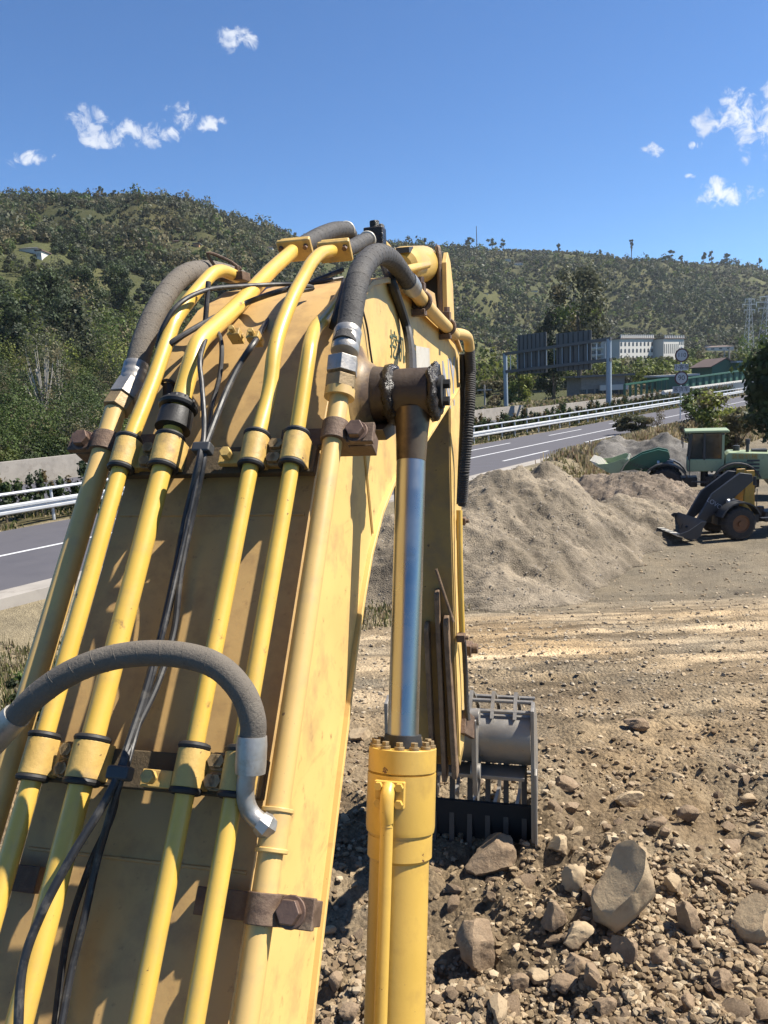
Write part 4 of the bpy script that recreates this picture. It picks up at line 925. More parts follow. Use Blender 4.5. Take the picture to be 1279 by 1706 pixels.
ROCKS = [
 (1058, 1478, 98, 150, 'largest pale tan boulder with a flat sunlit face standing among the rubble', 61, 'rockpale', -.25),
 (822, 1436, 88, 62, 'angular grey brown slab just below the bucket side plate', 22, 'rock', .2),
 (802, 1576, 68, 88, 'smooth oval brown stone right of the ochre cylinder barrel', 23, 'rock', .5),
 (960, 1462, 46, 46, 'flat faced tan stone left of the largest boulder', 24, 'rockpale', .1),
 (984, 1494, 32, 34, 'small pointed stone leaning against the left foot of the largest boulder', 25, 'rock', .3),
 (925, 1528, 44, 50, 'round dark brown stone with a deep shadow on its left', 26, 'rock', 0),
 (934, 1411, 42, 34, 'pale square block just behind the flat faced tan stone', 27, 'rockpale', -.2),
 (1146, 1530, 36, 60, 'upright narrow mottled stone right of the largest boulder', 28, 'rock', .1),
 (1122, 1472, 28, 36, 'small light stone tucked beside the right edge of the largest boulder', 29, 'rockpale', .2),
 (966, 1563, 54, 34, 'flat topped yellowish slab below the round dark stone', 30, 'rockpale', .1),
 (1040, 1578, 44, 54, 'brown peaked stone directly below the largest boulder', 31, 'rock', -.3),
 (965, 1602, 48, 52, 'cracked tan slab below the flat topped yellowish slab', 32, 'rock', .4),
 (986, 1626, 26, 44, 'thin upright sliver of stone beside the cracked tan slab', 33, 'rock', .3),
 (903, 1628, 44, 26, 'oblong beige stone near the bottom of the picture', 34, 'rockpale', 0),
 (867, 1640, 32, 30, 'small reddish stone left of the oblong beige stone', 35, 'rock', 0),
 (945, 1645, 50, 26, 'long low stone below the cracked tan slab', 36, 'rock', .1),
 (1098, 1592, 36, 26, 'low tan stone right of the brown peaked stone', 37, 'rock', .1),
 (1208, 1640, 38, 32, 'rounded brown stone near the lower right corner', 38, 'rock', 0),
 (1262, 1520, 46, 88, 'long pale slab half buried in the bank at the right edge', 39, 'rockpale', -.7),
 (1224, 1408, 40, 28, 'greenish tan wedge of stone on the crest by the right edge', 40, 'rock', .2),
 (1048, 1330, 56, 30, 'pale half buried slab behind the rubble crest', 41, 'rockpale', .1),
 (944, 1306, 40, 24, 'brown stone right of the bucket side plate', 42, 'rock', 0),
 (952, 1345, 30, 24, 'small dark reddish stone below the brown stone beside the bucket', 43, 'rock', 0),
 (1094, 1366, 34, 22, 'flat dark tan stone in the middle of the rubble crest', 44, 'rock', .1),
 (1148, 1356, 34, 30, 'brown wedge stone right of the flat dark tan one', 45, 'rock', .4),
 (600, 1222, 36, 32, 'lone pale stone between the boom and the chrome rod', 46, 'rockpale', .2),
 (1250, 1336, 30, 18, 'small pale flat stone on the track near the right edge', 47, 'rockpale', 0),
 (1112, 1386, 22, 16, 'little grey chip of stone above the largest boulder', 48, 'rock', 0),
 (1062, 1206, 40, 22, 'dark clod of earth on the rutted track', 49, 'rock', 0),
 (560, 1640, 34, 30, 'brown stone beside the lower edge of the boom', 50, 'rock', .2),
 (585, 1690, 36, 26, 'flat brown stone left of the cylinder at the bottom edge', 51, 'rock', 0),
 (1010, 1680, 42, 30, 'grey tan stone at the bottom edge of the picture', 52, 'rock', 0),
 (1150, 1672, 30, 34, 'upright grey stone in the lower right rubble', 53, 'rock', .2),
]
for (x, y, a, b, lab, sd_, mt_, tl) in ROCKS: rock(x, y, a, b, lab, sd_, mt_, tilt=tl, sink=.28 if a > 60 else .36)
# many like stones: share four meshes
protos = []
for k in range(7):
    v, f = rock_mesh(200+k, 2, 8, .08, 1, .8, .62); me = bpy.data.meshes.new('stone'); me.from_pydata(v.tolist(), [], f.tolist())
    me.materials.append(M['rock' if k else 'rockpale']); me.shade_smooth(); me.set_sharp_from_angle(angle=rad(30)); protos.append(me)
rs = np.random.RandomState(5); cnt = 0
while cnt < 230:
    px = rs.uniform(530, 1300); py = rs.uniform(1290, 1730)**1.0; p = gnd(px, py, .05)
    x, y_ = p[0], p[1]
    if y_ > 6.3 or rs.rand() < .25*(y_ > 4.6): continue
    o = bpy.data.objects.new('stone', protos[rs.randint(7)]); COL.objects.link(o); s_ = .018+.05*rs.rand()**2.4
    o.location = (x, y_, hz(x, y_)+s_*.25); o.scale = (s_*(.8+.6*rs.rand()), s_, s_*(.7+.5*rs.rand())); o.rotation_euler = (rs.normal()*.4, rs.normal()*.4, rs.rand()*6)
    tag(o, 'small tan stone lying loose in the rubble in front of the bucket', 'stone', 'small stones in the rubble'); cnt += 1
# gravel too many to count: one object
def pebbles(name, n, fn, smin, smax, pw, seed, label, cat, cols, sub=1):
    rs = np.random.RandomState(seed); base = [rock_mesh(300+k, sub, 5, .05, 1, .8, .6) for k in range(6)]
    P, S = fn(rs, n); n = len(P); V = []; F = []; Cc = []; off = 0
    cols = np.array(cols)
    for k in range(6):
        idx = np.arange(k, n, 6); v, f = base[k]; m_ = len(idx)
        s = (smin+(smax-smin)*rs.rand(m_)**pw)*S[idx]; a = rs.rand(m_)*6.28; ca, sa = np.cos(a), np.sin(a)
        tl = rs.normal(size=m_)*.5; ct, st = np.cos(tl), np.sin(tl)
        x = v[None, :, 0]; y_ = v[None, :, 1]*ct[:, None]-v[None, :, 2]*st[:, None]; z = v[None, :, 1]*st[:, None]+v[None, :, 2]*ct[:, None]
        X_ = (x*ca[:, None]-y_*sa[:, None])*s[:, None]+P[idx, 0][:, None]; Y_ = (x*sa[:, None]+y_*ca[:, None])*s[:, None]+P[idx, 1][:, None]; Z_ = z*s[:, None]+(P[idx, 2]+s*.22)[:, None]
        V.append(np.stack([X_, Y_, Z_], -1).reshape(-1, 3)); F.append((f[None]+(np.arange(m_)*len(v))[:, None, None]).reshape(-1, 3)+off); off += m_*len(v)
        c = cols[rs.randint(len(cols), size=m_)]*(.75+.5*rs.rand(m_))[:, None]; Cc.append(np.repeat(c, len(v), 0))
    me = fastmesh(name, np.concatenate(V), np.concatenate(F), np.concatenate(Cc)); me.shade_smooth(); me.set_sharp_from_angle(angle=rad(30))
    return tag(finish(name, me, M['stones'], smooth=False), label, cat, kind='stuff')
STC = [(.32, .235, .145), (.26, .185, .11), (.37, .28, .18), (.29, .22, .145), (.21, .15, .09), (.34, .255, .155), (.48, .385, .26)]
def near_pts(rs, n):
    px = rs.uniform(500, 1340, n*2); py = 1150+620*rs.rand(n*2)**.8
    P = np.array([gnd(a, b, .05) for a, b in zip(px, py)])
    d = fbm(P[:, 0]*1.3, P[:, 1]*1.3, 3, 41)
    keep = (rs.rand(len(P)) < np.clip(.55+d*1.6, .08, 1)*np.clip((7.6-P[:, 1])/2.2, .18, 1)); P = P[keep][:n]; P[:, 2] = height(P[:, 0], P[:, 1]); return P, np.ones(len(P))
pebbles('rubble', 17000, near_pts, .006, .036, 2.8, 8, 'loose brown pebbles and crumbs of earth strewn over the near ground', 'rubble', STC)
def mid_pts(rs, n):
    px = rs.uniform(440, 1340, n*2); py = 905+320*rs.rand(n*2)**1.1; r_ = [ray(a, b) for a, b in zip(px, py)]; P = []
    for q in r_:
        t = 4.
        for k in range(5): p = C+q*t; t += (p[2]+np.clip((p[1]-5)*.14, 0, 2))*.8/abs(q[2])
        P.append(C+q*t)
    P = np.array(P); P[:, 2] = height(P[:, 0], P[:, 1]); return P[:n], .5+P[:n, 1]/14
pebbles('track_gravel', 8000, mid_pts, .007, .036, 3.4, 9, 'scattered gravel and broken stone over the rutted yard', 'gravel', [(.36, .30, .22), (.30, .23, .15), (.46, .38, .27), (.40, .31, .20)])

# ------------------------------------------------------------------ gravel heaps
def heap(name, label, x0, x1, y0, y1, fn, n, seed, colr, cat='gravel heap'):
    xs = np.linspace(x0, x1, n); ys = np.linspace(y0, y1, n); X_, Y_ = np.meshgrid(xs, ys); h = fn(X_, Y_)
    Z_ = height(X_, Y_)+h
    h2 = np.clip(h, 0, None); Z_ = Z_+(fbm(X_*2.2, Y_*2.2, 5, seed, .55)*.22+fbm(X_*9, Y_*9, 3, seed+7, .6)*.05)*np.clip(h2*1.6, 0, 1)
    Z_ = Z_-np.where(h <= 0.01, .25, 0)
    gg = np.arange(n*n).reshape(n, n); F_ = np.stack([gg[:-1, :-1], gg[:-1, 1:], gg[1:, 1:], gg[1:, :-1]], -1).reshape(-1, 4)
    keep = (h.ravel()[F_].max(1) > 0); F_ = F_[keep]; used = np.unique(F_); mp = -np.ones(n*n, int); mp[used] = np.arange(len(used))
    V_ = np.c_[X_.ravel(), Y_.ravel(), Z_.ravel()][used]; cN = fbm(V_[:, 0]*1.2, V_[:, 1]*1.2+V_[:, 2], 4, seed+3)
    col = np.array(colr)[None]*(1+cN*.7)[:, None]
    me = fastmesh(name, V_, mp[F_], col); me.shade_smooth()
    return tag(finish(name, me, M['ground'], smooth=False), label, cat)
def cone(x, y_, cx, cy, h, r, ry=None, rot=0):
    ry = ry or r; dx = x-cx; dy = y_-cy; u_ = dx*math.cos(rot)+dy*math.sin(rot); v_ = -dx*math.sin(rot)+dy*math.cos(rot)
    d = np.sqrt((u_/r)**2+(v_/ry)**2)+fbm(x*.8, y_*.8, 3, int(cx*7) % 40)*.16
    return h*np.clip(1.06-d, -.2, 1)-h*.16*np.exp(-(d*3)**2)
def xy(px, Yd): p = at_y(px, 640, Yd); return p[0]
def main_heap(x, y_):
    K = [(842, 22.3, 3.05, 3.7, 3.6), (903, 23.2, 3.05, 2.5, 3.2), (795, 21.0, 2.65, 3.6, 3.4), (735, 19.8, 2.2, 3.6, 3.2), (655, 20.0, 2.1, 3.4, 3.0), (975, 23.9, 1.7, 2.4, 2.4), (1035, 25.0, 1.45, 2.2, 1.9), (1085, 25.9, 1.15, 1.8, 1.6), (790, 18.2, 1.0, 2.6, 2.4)]
    return np.maximum.reduce([cone(x, y_, xy(px, Y_), Y_, h_, r_, ry_) for px, Y_, h_, r_, ry_ in K])
heap('gravel_heap', 'big grey gravel heap with a gullied steep face right of the boom arm', -5.5, 15, 14.0, 28.5, main_heap, 340, 5, (.255, .215, .165))
def back_heap(x, y_): return np.maximum(cone(x, y_, xy(1062, 28.6), 28.6, 1.85, 3.2, 2.5), cone(x, y_, xy(1000, 29.2), 29.2, 1.75, 2.8, 2.3))
heap('gravel_heap', 'lower brown grey gravel heap in front of the green loader', 4, 17, 25.0, 33, back_heap, 220, 15, (.235, .19, .15))
heap('gravel_heap', 'small heap of coarse grey stones behind the green loader bucket arm', 8, 20, 33, 44, lambda x, y_: cone(x, y_, xy(1105, 38), 38, 2.5, 3.4, 3.0), 120, 25, (.19, .18, .17))

# ------------------------------------------------------------------ guard rail, hedge, walls
def guard_rail():
    o = thing('guard_rail', 'double white steel guard rail along the middle of the road', 'guard rail', road_pt(0, -.2))
    wl = tuple(road_pt(0, -.2)); ts = np.linspace(-30, 150, 181)
    prof = [(0, .28), (.08, .33), (.08, .40), (0, .44), (0, .48), (.08, .52), (.08, .59), (0, .64)]
    mb = MB(); v = []
    for t in ts: v += [road_pt(t, .0+a, ROADZ+b+.1) for a, b in prof]
    k = len(prof); mb.add(v, [(i*k+j, i*k+j+1, (i+1)*k+j+1, (i+1)*k+j) for i in range(len(ts)-1) for j in range(k-1)])
    obj('rail_beam', mb, M['galv'], o, wl, smooth=False)
    mb = MB(); mb.tube([road_pt(t, -.05, ROADZ+1.08) for t in ts], .055, 8); obj('top_rail', mb, M['galv'], o, wl)
    for i in range(90):
        t = -28+2*i; mb = MB(); p = road_pt(t, -.12, 0); mb.cyl((p[0], p[1], ROADZ-.2), (p[0], p[1], ROADZ+1.08), .055, 8); obj('post', mb, M['galv'], o, wl)
guard_rail()
def bush(base, h, r, pal, seed, n=900, ls=.05):
    t = thing('hedge_shrub', None, None, base); return t
def shrubs(spots, label, group, h, r, pal, ls, n, seed, cat='shrub', name='hedge_shrub', nv=4):
    rs = np.random.RandomState(seed); ms = []
    for k in range(nv):
        cs = np.array([[rs.normal()*r*.3, rs.normal()*r*.3, h*(.25+.6*rs.rand())] for i in range(8)]); rr = np.array([[r*.55, r*.55, h*.28]]*8)
        c = PAL[np.array(pal)[rs.randint(len(pal), size=8)]]*(.8+.5*rs.rand(8))[:, None]
        me = fastmesh('crown', *leaves(cs, rr, n//8, np.full(8, ls), c, shell=.3, rs=rs)); me.materials.append(M['leaf'])
        mb = MB(); 
        for q in range(3): mb.tube([(0, 0, -.1), (rs.normal()*.1*r, rs.normal()*.1*r, h*.5)], [.03, .015], 6)
        ob = obj('trunk', mb, M['bark']); st = ob.data; bpy.data.objects.remove(ob); ms.append((me, st))
    for i, p in enumerate(spots):
        lab = label(i) if callable(label) else label
        t = thing(name, lab, cat, p, rs.rand()*6, group); s_ = .8+.4*rs.rand(); t.scale = (s_, s_, s_*(.9+.2*rs.rand()))
        for nm, m_ in (('crown', ms[i % nv][0]), ('trunk', ms[i % nv][1])):
            c = bpy.data.objects.new(nm, m_); COL.objects.link(c); c.parent = t
sp_l = [road_pt(t, -1.3) for t in np.arange(-7, 118, .66)]
shrubs(sp_l, 'small dark clipped shrub in the row behind the white guard rail', 'shrubs in the road median', 1.62, .42, [4, 0, 4, 7, 1], .07, 620, 3)
def wall(name, label, pts, h, th, mt, cat='wall', base=-.4):
    mb = MB(); v = []
    for (x, y_, z) in pts: v += [(x, y_, z+base), (x, y_, z+h), (x-RN[0]*th, y_-RN[1]*th, z+h), (x-RN[0]*th, y_-RN[1]*th, z+base)]
    n = len(pts); mb.add(v, [(i*4+j, i*4+(j+1) % 4, (i+1)*4+(j+1) % 4, (i+1)*4+j) for i in range(n-1) for j in range(4)]+[(0, 1, 2, 3), (4*n-1, 4*n-2, 4*n-3, 4*n-4)])
    return tag(obj(name, mb, mt, smooth=False), label, cat)
wall('retaining_wall', 'low pale concrete retaining wall at the foot of the wooded slope', [road_pt(t, -13.0, ROADZ) for t in np.linspace(-30, 66, 30)], 1.15, .35, M['concrete'])
wall('barrier_wall', 'pale concrete roadside barrier beyond the far lanes under the gantry', [road_pt(t, -13.0, ROADZ) for t in np.linspace(67, 112, 16)], .75, .3, M['concrete'])

# ------------------------------------------------------------------ dry grass and weeds
def grass(name, label, fn, n, h0, h1, cols, seed, wd=.012, cat='grass'):
    rs = np.random.RandomState(seed); P = fn(rs, n); n = len(P); P[:, 2] = height(P[:, 0], P[:, 1])
    hh = h0+(h1-h0)*rs.rand(n)**1.5; a = rs.rand(n)*6.28; ln = rs.normal(size=(n, 2))*.35
    w0 = np.c_[np.cos(a), np.sin(a), a*0]*(wd*(.6+.8*rs.rand(n)))[:, None]*(P[:, 1:2]/14+.4)
    b = P.copy(); m_ = P+np.c_[ln*hh[:, None]*.35, hh*.6]; t = P+np.c_[ln*hh[:, None], hh]
    V = np.stack([b-w0, b+w0, m_+w0*.8, t, m_-w0*.8], 1).reshape(-1, 3)
    base = np.arange(n)*5; F = np.concatenate([np.stack([base, base+1, base+2, base+4], 1)]); F2 = np.stack([base+4, base+2, base+3, base+3], 1)
    cc = np.array(cols)[rs.randint(len(cols), size=n)]*(.7+.6*rs.rand(n))[:, None]
    V = np.concatenate([V]); F = np.concatenate([F]); me = fastmesh(name, V, np.concatenate([F, np.stack([base+4, base+2, base+3, base+4], 1)[:0]]), np.repeat(cc, 5, 0))
    return tag(finish(name, me, M['leaf'], smooth=False), label, cat, kind='stuff')
def bank_pts(s0, s1, t0, t1):
    def fn(rs, n):
        t = t0+(t1-t0)*rs.rand(n*3); s = s0+(s1-s0)*rs.rand(n*3); P = A[None]+RD[None]*t[:, None]+RN[None]*s[:, None]
        k = fbm(P[:, 0]*.6, P[:, 1]*.6, 3, 33)+rs.normal(size=len(P))*.12 > -.04; P = P[k][:n]; return np.c_[P, np.zeros(len(P))]
    return fn
DRY = [(.50, .41, .26), (.42, .34, .20), (.56, .48, .31), (.30, .27, .14), (.24, .22, .10), (.36, .25, .17)]
GRN = [(.10, .13, .035), (.06, .085, .025), (.16, .17, .05), (.22, .19, .09)]
grass('dry_grass', 'tangled dry straw coloured grass on the bank between the road and the gravel heap', bank_pts(ROADW+1.3, ROADW+5.5, 20, 80), 30000, .15, .8, DRY, 41, .010)
grass('dry_grass', 'dry grass and low weeds below the road at the left edge', bank_pts(ROADW+2.6, ROADW+8.5, -16, 22), 30000, .05, .34, DRY+GRN, 42, .008)
def left_pts(rs, n):
    P = np.array([gnd(a, b, -.5) for a, b in zip(rs.uniform(-160, 190, n), rs.uniform(985, 1330, n))]); k = fbm(P[:, 0]*1.5, P[:, 1]*1.5, 3, 37)+rs.normal(size=len(P))*.15 > -.1; return P[k]
grass('weeds', 'low dry weeds and green shoots on the bank left of the boom', left_pts, 42000, .05, .34, DRY+GRN+GRN, 45, .006)
grass('verge_grass', 'green and yellow verge grass along the foot of the guard rail', bank_pts(-2.2, .45, -20, 90), 26000, .08, .35, GRN+DRY[:2], 43, .01)
grass('weeds', 'brown weeds and brush growing beyond the far lanes below the hill', bank_pts(-21, -13.6, 30, 130), 14000, .4, 1.5, DRY+GRN, 44, .02)

# ------------------------------------------------------------------ gantry, speed sign, poles
def frame_at(px, py, Yd):                      # ground point below a pixel column
    p = at_y(px, py, Yd); return np.array([p[0], p[1], 0])
gl_ = frame_at(842, 640, 92.); gr_ = frame_at(1014, 640, 78.)
zg = ROADZ; d_ = (gr_-gl_)/np.linalg.norm(gr_-gl_); nrm = np.array([-d_[1], d_[0], 0]); LG = np.linalg.norm(gr_-gl_)
GN = thing('sign_gantry', 'grey overhead sign gantry across the far lanes with two dark boards seen from behind', 'gantry', (gl_[0], gl_[1], zg))
wl = (gl_[0], gl_[1], zg)
zt0 = at_y(838, 590, 92.)[2]; zt1 = at_y(1010, 565, 78.)[2]
def GP(t, h): p = gl_+d_*t*LG; return np.array([p[0], p[1], h])
for k, (t, zt) in enumerate(((0, zt0), (1, zt1))):
    mb = MB(); mb.cyl(GP(t, zg-.2), GP(t, zt), .30 if k else .27, 14, .24); mb.cyl(GP(t, zg-.2), GP(t, zg+.15), .5, 14); obj('post', mb, M['steelblue'], GN, wl)
mb = MB(); hh = 2.05
for dz_ in (0, -hh): mb.obox((GP(0, zt0+dz_)+GP(1, zt1+dz_))/2, (GP(1, zt1)-GP(0, zt0))/np.linalg.norm(GP(1, zt1)-GP(0, zt0)), nrm, Zx, LG/2+.3, .15, .16)
obj('beam', mb, M['signback'], GN, wl)
for t in np.linspace(.06, .97, 13):
    z1 = zt0+(zt1-zt0)*t; mb = MB(); mb.cyl(GP(t, z1), GP(t, z1-hh), .05, 6); obj('strut', mb, M['steelblue'], GN, wl)
def board(px0, px1, py0, py1, yoff, ribs=7):
    # plane of the gantry
    def hit(px, py):
        r = ray(px, py); n = nrm; o_ = gl_-nrm*yoff; t = ((o_-C)@n)/(r@n); return C+r*t
    a, b, c, e = hit(px0, py1), hit(px1, py1), hit(px1, py0), hit(px0, py0)
    z0 = (a[2]+b[2])/2; z1 = (c[2]+e[2])/2; a = np.array([a[0], a[1], z0]); b = np.array([b[0], b[1], z0]); w_ = np.linalg.norm(b-a)
    mb = MB(); mb.obox((a+b)/2+Zx*(z1-z0)/2, d_, nrm, Zx, w_/2, .04, (z1-z0)/2)
    o = obj('sign_board', mb, M['signback'], GN, wl, smooth=False)
    for i in range(ribs):
        q = a+(b-a)*(i+.5)/ribs-nrm*.07; mb = MB(); mb.obox(q+Zx*(z1-z0)/2, d_, nrm, Zx, .05, .03, (z1-z0)/2-.05); r_ = obj('rib', mb, M['dkgrey'], o); r_.parent = o
board(863, 911, 556, 622, -.3); board(927, 985, 553, 617, -.3)

def pole(name, label, px, py0, py1, Yd, r=.12, cross=True, group=None):
    a = at_y(px, py1, Yd); b = at_y(px, py0, Yd); zb = min(a[2], hz(a[0], a[1])); t = thing(name, label, 'pole', (a[0], a[1], zb), 0, group)
    mb = MB(); mb.cyl((0, 0, -.3), (0, 0, b[2]-zb), r, 10, r*.65); obj('shaft', mb, M['pole'], t)
    if cross: mb = MB(); mb.box((-.9, -.05, b[2]-zb-.7), (.9, .05, b[2]-zb-.55)); obj('cross_arm', mb, M['pole'], t)
pole('utility_pole', 'left of two thin pale poles standing in the brush on the left slope', 5, 680, 757, 62, .16, False)
pole('utility_pole', 'right of two thin pale poles standing in the brush on the left slope', 26, 678, 730, 66, .16, False)
pole('utility_pole', 'thin grey pole with a cross arm left of the sign gantry', 808, 641, 690, 96, .14, True)

def speed_sign():
    b = at_y(1133, 690, 66.); z0 = hz(b[0], b[1]); t = thing('speed_sign', 'tall post with 110 and 90 speed limit discs by the road verge', 'road sign', (b[0], b[1], z0))
    k = 66/1280.; top = at_y(1132, 578, 66.)[2]-z0
    mb = MB(); mb.cyl((0, 0, -.5), (0, 0, top), .06, 10); obj('post', mb, M['galv'], t)
    def disc(py, txt, sub, py2):
        zc = at_y(1133, py, 66.)[2]-z0; R = 11.2*k
        mb = MB(); mb.cyl((0, -.10, zc), (0, -.07, zc), R, 36); d = obj('speed_disc', mb, M['signred'], t)
        mb = MB(); mb.cyl((0, -.115, zc), (0, -.10, zc), R*.80, 36); f = obj('face', mb, M['signface'], d)
        text('number', txt, R*(1.02 if len(txt) == 2 else .86), M['signblk'], Matrix.Translation((0, -.118, zc-.0))@Matrix.Rotation(rad(90), 4, 'X'), d, None, .003)
        zc = at_y(1133, py2, 66.)[2]-z0; hw = 14*k if txt == '90' else 11.5*k; mb = MB(); mb.box((-hw, -.10, zc-5.2*k), (hw, -.07, zc+5.2*k)); p = obj('plate', mb, M['signface'], t)
        text('wording', sub, 8.6*k, M['signblk'], Matrix.Translation((0, -.103, zc))@Matrix.Rotation(rad(90), 4, 'X'), p, None, .003)
    disc(592, '110', '小客车', 612); disc(630, '90', '客货车', 649)
speed_sign()

# ------------------------------------------------------------------ buildings
def bbox_house(name, label, cat, px0, px1, py0, py1, Yd, depth, mt, roof=None, rz=0, eave=.4, roofm='roofr', rh=1.2):
    a = at_y(px0, py1, Yd); b = at_y(px1, py1, Yd); c = at_y((px0+px1)/2, py0, Yd); w_ = (b[0]-a[0])/math.cos(rz); zb = min(a[2], b[2], max(hz(a[0], Yd), a[2]-2.5)); h = c[2]-zb
    t = thing(name, label, cat, ((a[0]+b[0])/2, Yd, zb), rz)
    mb = MB(); mb.box((-w_/2, 0, -1), (w_/2, depth, h-(rh if roof else 0))); obj('wall', mb, M[mt], t, smooth=False)
    if roof == 'gable':
        mb = MB(); z = h-rh; mb.prism([(-w_/2-eave, z+.02), (0, h), (w_/2+eave, z+.02), (w_/2+eave, z-.15), (0, h-.2), (-w_/2-eave, z-.15)], lambda q, x, zz: (x, q, zz), -eave, depth+eave); obj('roof', mb, M[roofm], t, smooth=False)
        mb = MB(); mb.prism([(-w_/2, z), (0, h-.22), (w_/2, z)], lambda q, x, zz: (x, q, zz), .02, depth-.02); obj('gable', mb, M[mt], t, smooth=False)
    elif roof == 'hip':
        mb = MB(); z = h-rh; e = eave; v = [(-w_/2-e, -e, z), (w_/2+e, -e, z), (w_/2+e, depth+e, z), (-w_/2-e, depth+e, z), (-w_/4, depth/2, h), (w_/4, depth/2, h)]
        mb.add(v, [(0, 1, 5, 4), (1, 2, 5), (2, 3, 4, 5), (3, 0, 4), (3, 2, 1, 0)]); obj('roof', mb, M[roofm], t, smooth=False)
    elif roof == 'flat':
        mb = MB(); mb.box((-w_/2-eave, -eave, h-rh), (w_/2+eave, depth+eave, h-rh+.3)); obj('roof', mb, M[roofm], t, smooth=False)
    return t, w_, h
def windows(t, w_, h, nx, rows_, ww, wh, x0=-.46, x1=.46, arch=False, mt='win', y=-.03):
    for z in rows_:
        for i in range(nx):
            x = w_*(x0+(x1-x0)*i/max(1, nx-1)); mb = MB()
            if arch: poly = [(x-ww/2, z), (x+ww/2, z), (x+ww/2, z+wh*.65)]+[(x+ww/2*math.cos(a), z+wh*.65+wh*.35*math.sin(a)) for a in np.linspace(.3, math.pi-.3, 6)]+[(x-ww/2, z+wh*.65)]
            else: poly = [(x-ww/2, z), (x+ww/2, z), (x+ww/2, z+wh), (x-ww/2, z+wh)]
            mb.prism(poly, lambda q, a, b: (a, q, b), y, .2); obj('window', mb, M[mt], t, smooth=False)
Yb = YS
t, w_, h = bbox_house('school_building', 'long white block with three rows of arched windows and a crenellated roofline', 'building', 1023, 1098, 560, 604, Yb, 14, 'wallw', 'flat', rz=rad(38), rh=1.0)
windows(t, w_, h, 9, [h*.14, h*.40, h*.64], w_*.052, h*.15, arch=True)
mb = MB(); mb.box((-w_/2-.1, -.3, h-1.2), (w_/2+.1, 0-.03, h-1.0)); obj('cornice', mb, M['wallw'], t, smooth=False)
for i in range(17):
    mb = MB(); x = -w_/2+w_*(i+.5)/17; mb.prism([(x-.32, h-.7), (x+.32, h-.7), (x+.22, h+.1), (x, h+.5), (x-.22, h+.1)], lambda q, a, b: (a, q, b), -.4, .1); obj('merlon', mb, M['wallw'], t, smooth=False)
t, w_, h = bbox_house('stepped_building', 'white stepped wing with tall windows right of the arched block', 'building', 1098, 1146, 560, 600, Yb+8, 14, 'wallw', 'flat', rz=rad(38), rh=1.0)
windows(t, w_, h, 8, [h*.30], w_*.035, h*.38, x1=.2); windows(t, w_, h, 3, [h*.14, h*.40, h*.64], w_*.05, h*.13, x0=.28, x1=.45)
for i in range(9):
    mb = MB(); x = -w_/2+w_*(i+.5)/9; mb.prism([(x-.32, h-.7), (x+.32, h-.7), (x, h+.4)], lambda q, a, b: (a, q, b), -.4, .1); obj('merlon', mb, M['wallw'], t, smooth=False)
t, w_, h = bbox_house('balcony_building', 'small white building with balconies peeping out right of the second gantry board', 'building', 984, 1004, 568, 600, YS, 10, 'wallw', 'flat', rh=.6)
windows(t, w_, h, 2, [h*.1, h*.4, h*.7], 1.6, 1.5, x0=-.25, x1=.25)
for z in (h*.35, h*.65): mb = MB(); mb.box((-w_/2, -1.0, z), (w_/2, 0, z+.5)); obj('balcony', mb, M['wallw'], t, smooth=False)
t, w_, h = bbox_house('roadside_station', 'low roadside building with a wide grey green canopy roof left of the green fence', 'building', 968, 1040, 622, 672, 118., 9, 'concrete', 'flat', eave=1.2, roofm='signback', rh=.5)
windows(t, w_, h, 6, [h*.25], .9, 1.2); mb = MB(); mb.box((-w_*.1, -.9, h*.45), (w_/2+.3, -.05, h*.62)); obj('fascia', mb, M['wallw'], t, smooth=False)
t, w_, h = bbox_house('gabled_house', 'dark green sheet walled house with a low brown gable behind the green fence', 'house', 1185, 1230, 596, 640, 140., 9, 'gwall', 'gable', rh=1.5)
windows(t, w_, h, 4, [h*.2], 1.0, 1.1)
t, w_, h = bbox_house('sheet_shed', 'green sheet shed with a flat blue grey roof beside the gabled house', 'shed', 1228, 1250, 600, 634, 138., 8, 'gwall', 'flat', roofm='steelblue', rh=.4)
mb = MB(); mb.box((w_/2-.3, -.25, 0), (w_/2, -.02, h-.6)); obj('downpipe', mb, M['wallw'], t)
t, w_, h = bbox_house('carport', 'long thin white roofed canopy behind the speed sign', 'canopy', 1094, 1160, 622, 645, 132., 5, 'gwall', 'flat', roofm='wallw', rh=.5)
def post_fence(name, label, px0, py0, Y0, px1, py1, Y1, n, hgt, mt, solid=None, pw=.16):
    a = at_y(px0, py0, Y0); b = at_y(px1, py1, Y1); t = thing(name, label, 'fence', tuple(a)); wl = tuple(a); d = (b-a); 
    for i in range(n):
        p = a+d*i/(n-1); mb = MB(); mb.box((-pw, -.1, -.5), (pw, .1, hgt), None, p); obj('post' if solid else 'baluster', mb, M[mt], t, wl, smooth=False)
    mb = MB(); L_ = np.linalg.norm(d); u_ = d/L_; v_ = np.cross([0, 0, 1.], u_); v_ /= np.linalg.norm(v_); w3 = np.cross(u_, v_)
    mb.obox(a+d/2+Zx*hgt, u_, v_, w3, L_/2, .16, .12); obj('top_rail', mb, M[mt], t, wl, smooth=False)
    mb = MB(); mb.obox(a+d/2-Zx*.2, u_, v_, w3, L_/2, .18, .25); obj('plinth', mb, M['concrete'], t, wl, smooth=False)
    if solid: mb = MB(); mb.obox(a+d/2+Zx*hgt/2+v_*.12, u_, v_, w3, L_/2, .02, hgt/2); obj('panel', mb, M[solid], t, wl, smooth=False)
post_fence('balustrade', 'white concrete balustrade running along the far side of the road', 1104, 667, 100, 1254, 644, 122, 38, 1.1, 'wallw', pw=.20)
post_fence('mesh_fence', 'dark green fence panels in front of the gabled house', 1140, 651, 122, 1252, 634, 132, 12, 1.9, 'gwall', 'gwall')
